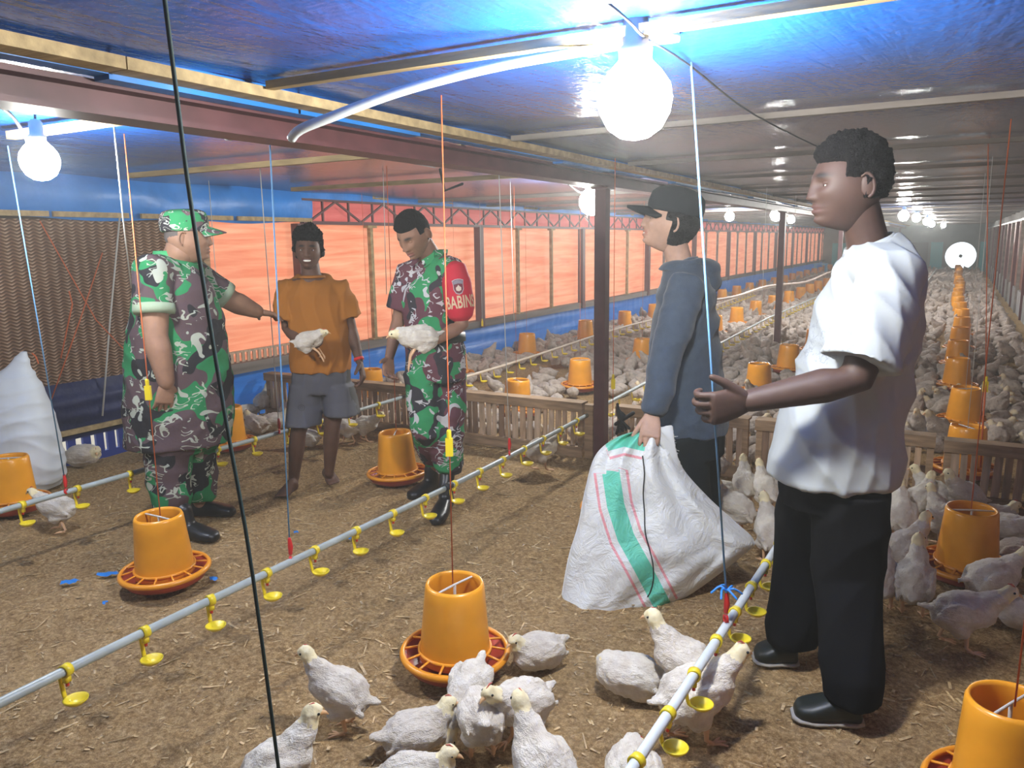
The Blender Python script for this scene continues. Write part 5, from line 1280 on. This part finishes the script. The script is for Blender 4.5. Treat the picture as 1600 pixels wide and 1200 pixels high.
# ---------------------------------------------------------------- man in the grey blue hooded top
def person_hood():
    D = 3.5; F = dirv(165); S = F.cross(ZV)      # his left side is towards the camera
    sk = skin_mat('skin of hooded man', (.42, .26, .19), (.38, .17, .13), (.02, .015, .012))
    Jn = dict(pelvis=J(1072, 650, D), waist=J(1070, 600, D), chest=J(1072, 500, D), neck=J(1062, 412, D),
              shL=J(1072, 452, D-.18), elL=J(1040, 560, D-.26), wrL=J(1020, 648, D-.33), shR=J(1085, 450, D+.18), elR=J(1085, 530, D+.16), wrR=J(1075, 560, D+.02),
              hipL=J(1065, 680, D-.09), knL=J(1080, 775, D-.10), anL=J(1085, 860, D-.05), hipR=J(1090, 680, D+.09), knR=J(1095, 770, D+.10), anR=J(1098, 850, D+.08),
              ftL=(flr(1092, 872), flr(1045, 885)), ftR=(flr(1105, 850), flr(1060, 856)))
    hc = J(1046, 348, D); hs = 1.08
    hd = [dict(w=Jn['wrL'], d=J(1014, 690, D-.40)-Jn['wrL'], n=S*1.0+F*.1, ts=F, L=1.08, curl=((.45, .8, .5), (.45, .8, .5), (.5, .85, .5), (.55, .9, .5)), thumb=(.5, .8, .4), spread=.03),
          dict(w=Jn['wrR'], d=F*.3+ZV, n=-S, ts=F, L=.9, curl=(.9, 1.0, 1.0, 1.0))]
    root, R = person('young man in grey blue hooded top and black cap gripping a white sack', sk, S, F, Jn, (hc, (dirv(172)+ZV*.22), ZV, hs, .7, True), hd, sc=.97)
    lids(root, R, hc, hs, sk, .4)
    q = lambda x, y, z: hc+R@(Vector((x, y, z))*hs)
    bm = bmesh.new(); loft(bm, [(q(0, .084, -.055), R@X_, R@Y_, .014, .010), (q(0, .086, -.062), R@X_, R@Y_, .013, .009)], 14); obj('teeth', bm, teeth_m, root)
    link('hair', hair_mesh(R, hc, hs, lambda p, d: (p.z-(.050 if p.y > .02 else .006 if p.y > -.005 else -.085))*60+.5, lambda d: .012+.014*max(0, -d.y), .006, 40), hair_m, root)
    A, B = R@X_, R@Y_; bc = M('black cap cloth', (.008, .011, .014), .9, .1)
    bm = bmesh.new(); loft(bm, [(q(0, -.012, .038), A, B, .092*hs, .112*hs), (q(0, -.012, .07), A, B, .096*hs, .116*hs), (q(0, -.012, .112), A, B, .090*hs, .108*hs), (q(0, -.010, .135), A, B, .066*hs, .08*hs), (q(0, -.008, .146), A, B, .03*hs, .04*hs)], 32)
    cp = cloth(bm, .009, 3, None, 'cap', bc, root)
    bm = bmesh.new(); rows = []
    for i in range(15):
        a = -1.15+2.3*i/14; rw = []
        for j in range(5):
            r = j/4; rw.append((math.sin(a)*(.088+.010*r), .0+math.cos(a)*(.098+.085*r*math.cos(a*.8)), .048-.012*r-.03*abs(math.sin(a))**2))
        rows.append(rw)
    T = [[bm.verts.new(q(*p)) for p in rw] for rw in rows]
    for i in range(14):
        for j in range(4): bm.faces.new((T[i][j], T[i+1][j], T[i+1][j+1], T[i][j+1]))
    b_ = obj('brim', bm, bc, cp); b_.modifiers.new('s', 'SOLIDIFY').thickness = .012
    hm = M('grey blue jersey fleece', (.045, .062, .088), .9, .2, var=.12, vscale=30, sheen=.2, bump=.3, bscale=150)
    bm = bmesh.new()
    loft(bm, rings3(S, F, [(J(1070, 672, D), .192, .190), (J(1071, 650, D), .192, .190), (J(1073, 600, D), .180, .175), (J(1070, 550, D), .180, .158), (J(1070, 500, D), .185, .145), (J(1072, 462, D), .185, .130, 5), (J(1069, 440, D), .155, .112, 12), (J(1065, 420, D), .11, .095, 20), (J(1063, 410, D), .085, .085, 25)]), 32)
    for s, k in (('L', 1), ('R', 1)):
        tube(bm, [Jn['chest']+ZV*.12, Jn['sh'+s], Jn['sh'+s]*.5+Jn['el'+s]*.5, Jn['el'+s], Jn['el'+s]*.5+Jn['wr'+s]*.5, Jn['wr'+s]*.9+Jn['el'+s]*.1, Jn['wr'+s]], [.085, .082, .078, .070, .064, .056, .042], 22, rounded=False)
    cloth(bm, .009, 3, fold(.011, [((F*.8+ZV*.5).normalized(), .13, 2, 1), ((F*.5-ZV*.8).normalized(), .15, 5, 1), (ZV, .09, 9, .5)]), 'hooded_top', hm, root)
    # hood lying on the back
    bm = bmesh.new(); nk = Jn['neck']
    ellip(bm, J(1100, 424, D+.02), S, F, ZV, .105, .075, .062, 26, 14); ellip(bm, J(1108, 440, D), S, F, ZV, .085, .055, .060, 22, 12)
    loft(bm, [(nk-ZV*.03-F*.0, S, F, .100, .102), (nk+ZV*.0-F*.020, S, F, .100, .098), (nk+ZV*.02-F*.04, S, F, .095, .080)], 30)
    cloth(bm, .009, 4, fold(.010, [((F*.3+ZV).normalized(), .06, 4, 1)]), 'hood', hm, root)
    tm = M('black track trousers', (.009, .012, .013), .85, .15)
    bm = bmesh.new(); loft(bm, rings3(S, F, [(J(1070, 635, D), .178, .172), (J(1071, 665, D), .186, .180), (J(1075, 705, D), .180, .165)]), 26)
    for s in ('L', 'R'):
        h, k, a = Jn['hip'+s], Jn['kn'+s], Jn['an'+s]; tube(bm, [h, h*.5+k*.5, k, k*.4+a*.6, a], [.105, .10, .09, .082, .075], 22, rounded=False)
    cloth(bm, .010, 3, fold(.008, [((F*.5+ZV*.8).normalized(), .14, 2, 1)]), 'trousers', tm, root)
person_hood()

# ---------------------------------------------------------------- man in the white t-shirt, nearest
def person_white():
    D = 2.42; F = dirv(176); S = F.cross(ZV)
    sk = skin_mat('skin of man in white', (.062, .034, .026), (.070, .032, .027), (.012, .010, .009))
    Jn = dict(pelvis=J(1308, 720, D), waist=J(1315, 640, D), chest=J(1352, 500, D), neck=J(1358, 388, D),
              shL=J(1392, 432, D-.20), elL=J(1338, 592, D-.26), wrL=J(1168, 627, D-.20), shR=J(1370, 425, D+.20), elR=J(1350, 580, D+.30), wrR=J(1300, 690, D+.28),
              hipL=J(1330, 765, D-.09), knL=J(1325, 905, D-.10), anL=J(1322, 1060, D-.12), hipR=J(1275, 765, D+.10), knR=J(1255, 890, D+.12), anR=J(1235, 985, D+.20),
              ftL=(flr(1345, 1128), flr(1240, 1118)), ftR=(flr(1245, 1035), flr(1178, 1030)))
    Jn['anL'] = Jn['ftL'][0]+ZV*.09+(Jn['ftL'][1]-Jn['ftL'][0])*.15; Jn['anR'] = Jn['ftR'][0]+ZV*.09+(Jn['ftR'][1]-Jn['ftR'][0])*.15
    hc = J(1327, 291, D-.02); hs = 1.11
    hn = ZV*.15+FH
    hd = [dict(w=Jn['wrL'], d=J(1100, 642, D-.24)-Jn['wrL'], n=hn-RH*.0, ts=ZV, L=1.26, curl=((.50, 1.25, .9), (.65, 1.3, .8), (.80, 1.3, .8), (.95, 1.2, .8)), thumb=(.75, .85, .05), spread=.02, tcurl=.35),
          dict(w=Jn['wrR'], d=-ZV+F*.2, n=-S, ts=F, L=1.0)]
    root, R = person('tall man in loose white t-shirt and wide black trousers, seen from the side', sk, S, F, Jn, (hc, (dirv(178)+ZV*.0), ZV-RH*.02, hs, 0, True), hd, sc=1.02, ak=1.28)
    lids(root, R, hc, hs, sk, .5)
    link('hair', hair_mesh(R, hc, hs, lambda p, d: (p.z-(.062 if p.y > .035 else .018 if p.y > -.01 else -.035))*60+.5, lambda d: .004+.024*max(0, d.z)**.8+.006*max(0, -d.y), .012, 60), hair_m, root)
    link('hair', hair_mesh(R, hc, hs, lambda p, d: (1 if (p.z > -.075 and p.y < .0) else 0)*.9, lambda d: .0012, .0, 30), M('faded side hair', (.035, .028, .025), .85, bump=.5, bscale=300), root)
    wm = bpy.data.materials.new('white cotton with faint print'); wm.use_nodes = True; t = NT(wm)
    at = t.new('ShaderNodeAttribute', attribute_name='print'); f = t.noise(t.coord(), 55, 5, .7, 1.5)
    pm_ = t.math('MULTIPLY', at.outputs['Fac'], t.math('GREATER_THAN', f, .56)); t.l.new(t.mix(t.math('MULTIPLY', pm_, .45), (.34, .365, .375), (.14, .16, .18)), t.b.inputs['Base Color'])
    t.b.inputs['Roughness'].default_value = .9; t.b.inputs['Specular IOR Level'].default_value = .15; t.bump(t.noise(t.coord(), 12, 3), .2, .01)
    bm = bmesh.new()
    loft(bm, rings3(S, F, [(J(1300, 742, D)-F*.0, .205, .195), (J(1302, 715, D), .208, .198), (J(1310, 660, D), .20, .185), (J(1330, 590, D), .195, .165), (J(1350, 520, D), .195, .150), (J(1360, 465, D), .19, .145, 6), (J(1364, 428, D), .165, .128, 14), (J(1362, 402, D), .125, .105, 20), (J(1360, 386, D), .092, .086, 22), (J(1358, 380, D), .078, .076, 22)]), 36)
    eL = Jn['shL']+(Jn['elL']-Jn['shL'])*.86; eR = Jn['shR']+(Jn['elR']-Jn['shR'])*.8
    for s, e, r in (('L', eL, .112), ('R', eR, .10)):
        tube(bm, [Jn['chest']+ZV*.16, Jn['sh'+s]+ZV*.0, Jn['sh'+s]*.5+e*.5, e], [.092, .090, .100, r], 26, rounded=False)
    me = remesh(bm, .0085, 3)
    ff = fold(.016, [((F*.85-ZV*.5).normalized(), .11, 2, 1.1), ((F*.4+ZV*.9).normalized(), .14, 6, .9), (F, .065, 9, .5)]); displace(me, ff)
    pr = [1.0 if ((v.co-J(1300, 530, D)).dot(F) > .045 and -.13 < (v.co-J(1300, 500, D)).z < .16) else 0.0 for v in me.vertices]
    a_ = me.attributes.new('print', 'FLOAT', 'POINT'); a_.data.foreach_set('value', pr)
    link('t_shirt', me, wm, root)
    bm = bmesh.new(); nk = Jn['neck']; loft(bm, [(J(1359, 386, D), S, (F-ZV*.40).normalized(), .086, .082), (J(1357, 376, D), S, (F-ZV*.40).normalized(), .073, .072)], 30, cap=False); c_ = obj('neckband', bm, wm, root); c_.modifiers.new('s', 'SOLIDIFY').thickness = .006
    tm = M('wide black trousers', (.006, .006, .007), .9, .08)
    bm = bmesh.new(); loft(bm, rings3(S, F, [(J(1305, 715, D), .165, .155), (J(1303, 745, D), .175, .165), (J(1300, 785, D), .17, .16)]), 28)
    for s in ('L', 'R'):
        h, k, a = Jn['hip'+s], Jn['kn'+s], Jn['an'+s]; tube(bm, [h, h*.5+k*.5, k, k*.45+a*.55, a+ZV*.02, a-ZV*.03], [.118, .115, .105, .095, .088, .085], 26, rounded=False)
    cloth(bm, .010, 3, fold(.010, [((F*.6+ZV*.6).normalized(), .16, 2, 1), (F, .11, 8, .7)]), 'trousers', tm, root)
    sm2 = M('dark sandal', (.010, .014, .012), .45, .5)
    for s in ('L', 'R'):
        bm = bmesh.new(); boot(bm, None, Jn['ft'+s][0]-ZV*.012, Jn['ft'+s][1]-ZV*.012, .052); m_ = remesh(bm, .008, 2); link('shoe', m_, sm2, root)
        heel, toe = Jn['ft'+s]; d = (toe-heel).normalized(); sd = d.cross(ZV); bm = bmesh.new(); Lh = (toe-heel).length
        loft(bm, [(Vector((heel.x, heel.y, .006))+d*Lh*k_, sd, ZV, w_, .008, 3) for k_, w_ in ((-.03, .03), (.1, .045), (.4, .044), (.7, .056), (.95, .046), (1.04, .025))], 18); obj('sole', bm, M('pale sole', (.35, .33, .30), .7) if s == 'L' else bpy.data.materials['pale sole'], root)
person_white()

# ================================================================== SACKS
def sack_striped():
    Dt, Db = 3.22, 3.0
    Lp = [(1000, 672), (962, 684), (930, 712), (914, 765), (903, 820), (888, 870), (878, 925), (872, 962), (884, 984), (935, 988)]
    Rp = [(1030, 664), (1048, 684), (1066, 730), (1105, 775), (1145, 812), (1177, 842), (1168, 862), (1085, 925), (1015, 965), (965, 984)]
    rows = 96; cols = 110
    def samp(P, t_): 
        x = t_*(len(P)-1); i = min(int(x), len(P)-2); f = x-i; p0 = P[max(i-1, 0)]; p1 = P[i]; p2 = P[i+1]; p3 = P[min(i+2, len(P)-1)]
        return tuple(.5*(2*p1[k]+(p2[k]-p0[k])*f+(2*p0[k]-5*p1[k]+4*p2[k]-p3[k])*f*f+(3*p1[k]-p0[k]-3*p2[k]+p3[k])*f**3) for k in (0, 1))
    stripe = [[(945, 692), (975, 684), (1010, 692)], [(954, 735), (962, 790), (978, 840), (1003, 885), (1036, 948)]]
    def dist(u, v):
        b = 1e9
        for pl in stripe:
            for q_, ((x0, y0), (x1, y1)) in enumerate(zip(pl, pl[1:])):
                dx, dy = x1-x0, y1-y0; t0_ = ((u-x0)*dx+(v-y0)*dy)/(dx*dx+dy*dy)
                if (q_ == 0 and t0_ < 0) or (q_ == len(pl)-2 and t0_ > 1): continue
                tt = max(0, min(1, t0_)); b = min(b, math.hypot(u-x0-tt*dx, v-y0-tt*dy))
        return b
    V = []; A = []; Fc = []; front = {}
    for side in (0, 1):
        for j in range(rows+1):
            t_ = j/rows; (lu, lv), (ru, rv) = samp(Lp, t_), samp(Rp, t_); D = Dt+(Db-Dt)*t_
            th = .035+.125*math.sin(PI*min(1, t_*1.02))**.8*(.5+.5*t_)
            for i in range(cols+1):
                s = i/cols; u = lu+(ru-lu)*s; v = lv+(rv-lv)*s
                bul = th*(max(0, 4*s*(1-s)))**.55
                fold_ = (1-t_*.55)*.020*math.sin(s*19+3*math.sin(t_*4)+2*noise.noise(Vector((s*4, t_*3, 1))))+.016*noise.noise(Vector((s*7, t_*9, 4)))+.022*noise.noise(Vector((s*2.5, t_*4, 9)))
                ed = min(1, 8*s*(1-s)); off = bul+fold_*ed
                P = J(u, v, D-off if side == 0 else D+bul*.8)
                V.append(P); A.append(dist(u, v) if side == 0 else 99)
        b0 = side*(rows+1)*(cols+1)
        for j in range(rows):
            for i in range(cols):
                a = b0+j*(cols+1)+i; Fc.append((a, a+1, a+cols+2, a+cols+1))
    off = (rows+1)*(cols+1)
    for j in range(rows):
        for i in (0, cols): a = j*(cols+1)+i; Fc.append((a, a+cols+1, a+cols+1+off, a+off))
    for i in range(cols):
        for j in (0, rows): a = j*(cols+1)+i; Fc.append((a, a+1, a+1+off, a+off))
    zmin = min(p.z for p in V)
    me = bpy.data.meshes.new('sack'); me.from_pydata(V, [], Fc); a_ = me.attributes.new('stripe', 'FLOAT', 'POINT'); a_.data.foreach_set('value', A)
    bm = bmesh.new(); bm.from_mesh(me); bmesh.ops.recalc_face_normals(bm, faces=bm.faces); bm.to_mesh(me); bm.free()
    m = bpy.data.materials.new('woven sack with green stripe'); m.use_nodes = True; t = NT(m)
    at = t.new('ShaderNodeAttribute', attribute_name='stripe'); d = t.math('MULTIPLY', at.outputs['Fac'], .02)
    w = (.66, .68, .68); g_ = (.12, .55, .40); pk = (.70, .30, .33)
    r = t.ramp(d, [(0, g_), (.27, w), (.46, pk), (.54, w)], 'CONSTANT'); 
    nz_ = t.noise(t.coord(), 60, 3); t.l.new(t.mix(t.math('MULTIPLY', t.math('GREATER_THAN', nz_, .70), .35), r.outputs[0], (.25, .25, .25)), t.b.inputs['Base Color'])
    t.b.inputs['Roughness'].default_value = .5; t.bump(t.noise(t.coord(), 9, 5, .65, 1.0), .7, .03)
    root = tag(link('woven_sack', me, m), 'white woven sack with diagonal green stripe and pink lines, held by the hooded man', 'sack')
    # mouth folds and torn fringe at the grip
    bm = bmesh.new()
    for k in range(7):
        u0 = 1022+k*4; tube(bm, smooth_path([J(u0, 672-k, Dt-.05), J(u0+8, 680+k*6, Dt-.09), J(u0+14+k*2, 700+k*9, Dt-.04)], 4), [(.018, .006)]*9, 8)
    link('sack_mouth', remesh(bm, .005, 1), M('woven sack white', (.62, .64, .64), .6), root)
    bm = bmesh.new(); rnd = random.Random(3)
    for k in range(14):
        u = 1042+rnd.uniform(0, 12); v = 680+rnd.uniform(0, 50); p = J(u, v, Dt-.06); tube(bm, [p, p+RH*rnd.uniform(.005, .03)+ZV*rnd.uniform(-.02, .02)], .0012, 4, rounded=False)
    obj('frayed_threads', bm, bpy.data.materials['woven sack white'], root)
    bvh = BVHTree.FromPolygons([Vector(v) for v in V], Fc)
    path = []
    for (u, v) in [(1004, 713), (1007, 740), (1005, 770), (1007, 800), (1008, 830), (1014, 855), (1020, 880), (1021, 905), (1016, 925), (1012, 932)]:
        dv = ray(u, v).normalized(); h = bvh.ray_cast(CAM, dv); path.append((h[0] if h[0] else J(u, v, 3.0))-dv*.004)
    bm = bmesh.new(); tube(bm, smooth_path(path, 3), .0028, 6); obj('black_string', bm, black_r, root)
sack_striped()
def sack_full():
    c0 = J(38, 700, 4.55); bm = bmesh.new(); lean = RH
    rows = [(62, 762, .15, .14), (60, 745, .195, .16), (52, 710, .205, .175), (44, 670, .20, .17), (36, 635, .185, .155), (34, 605, .15, .12), (38, 580, .085, .07), (44, 562, .045, .035), (50, 548, .02, .016)]
    loft(bm, [(J(u-12, v, 4.62), RH, FH, a, b, 2.4) for u, v, a, b in rows], 40)
    me = remesh(bm, .010, 3); displace(me, fold(.012, [((ZV+RH*.3).normalized(), .10, 2, 1), ((ZV-RH*.6).normalized(), .16, 4, 1)]))
    r = tag(link('full_sack', me, M('smooth white sack', (.62, .68, .74), .55, .4, var=.05)), 'tall filled white sack with a pinched top, leaning at the cooling pad', 'sack')
    bm = bmesh.new(); p = J(50, 552, 4.6); tube(bm, smooth_path([p+RH*.0, p+RH*.02-ZV*.02, p+RH*.03-ZV*.06], 3), .004, 6); obj('tie_string', bm, cord_red, r)
sack_full()
# ================================================================== haze volume added to imitate lens veil and bulb glare
hz = bpy.data.materials.new('lens glare haze'); hz.use_nodes = True; t = hz.node_tree; t.nodes.remove(t.nodes['Principled BSDF'])
vs = t.nodes.new('ShaderNodeVolumeScatter'); vs.inputs['Color'].default_value = (.93, .97, 1, 1); vs.inputs['Density'].default_value = .0105; vs.inputs['Anisotropy'].default_value = .35
t.links.new(vs.outputs[0], t.nodes['Material Output'].inputs['Volume'])
bm = bmesh.new(); box(bm, XL-.5, XR+.5, YB-.3, YE+.5, -.5, ZC+.3)
tag(obj('glare_haze', bm, hz, None, False), 'thin haze added through the barn to imitate lens glare', 'haze', None, 'stuff')
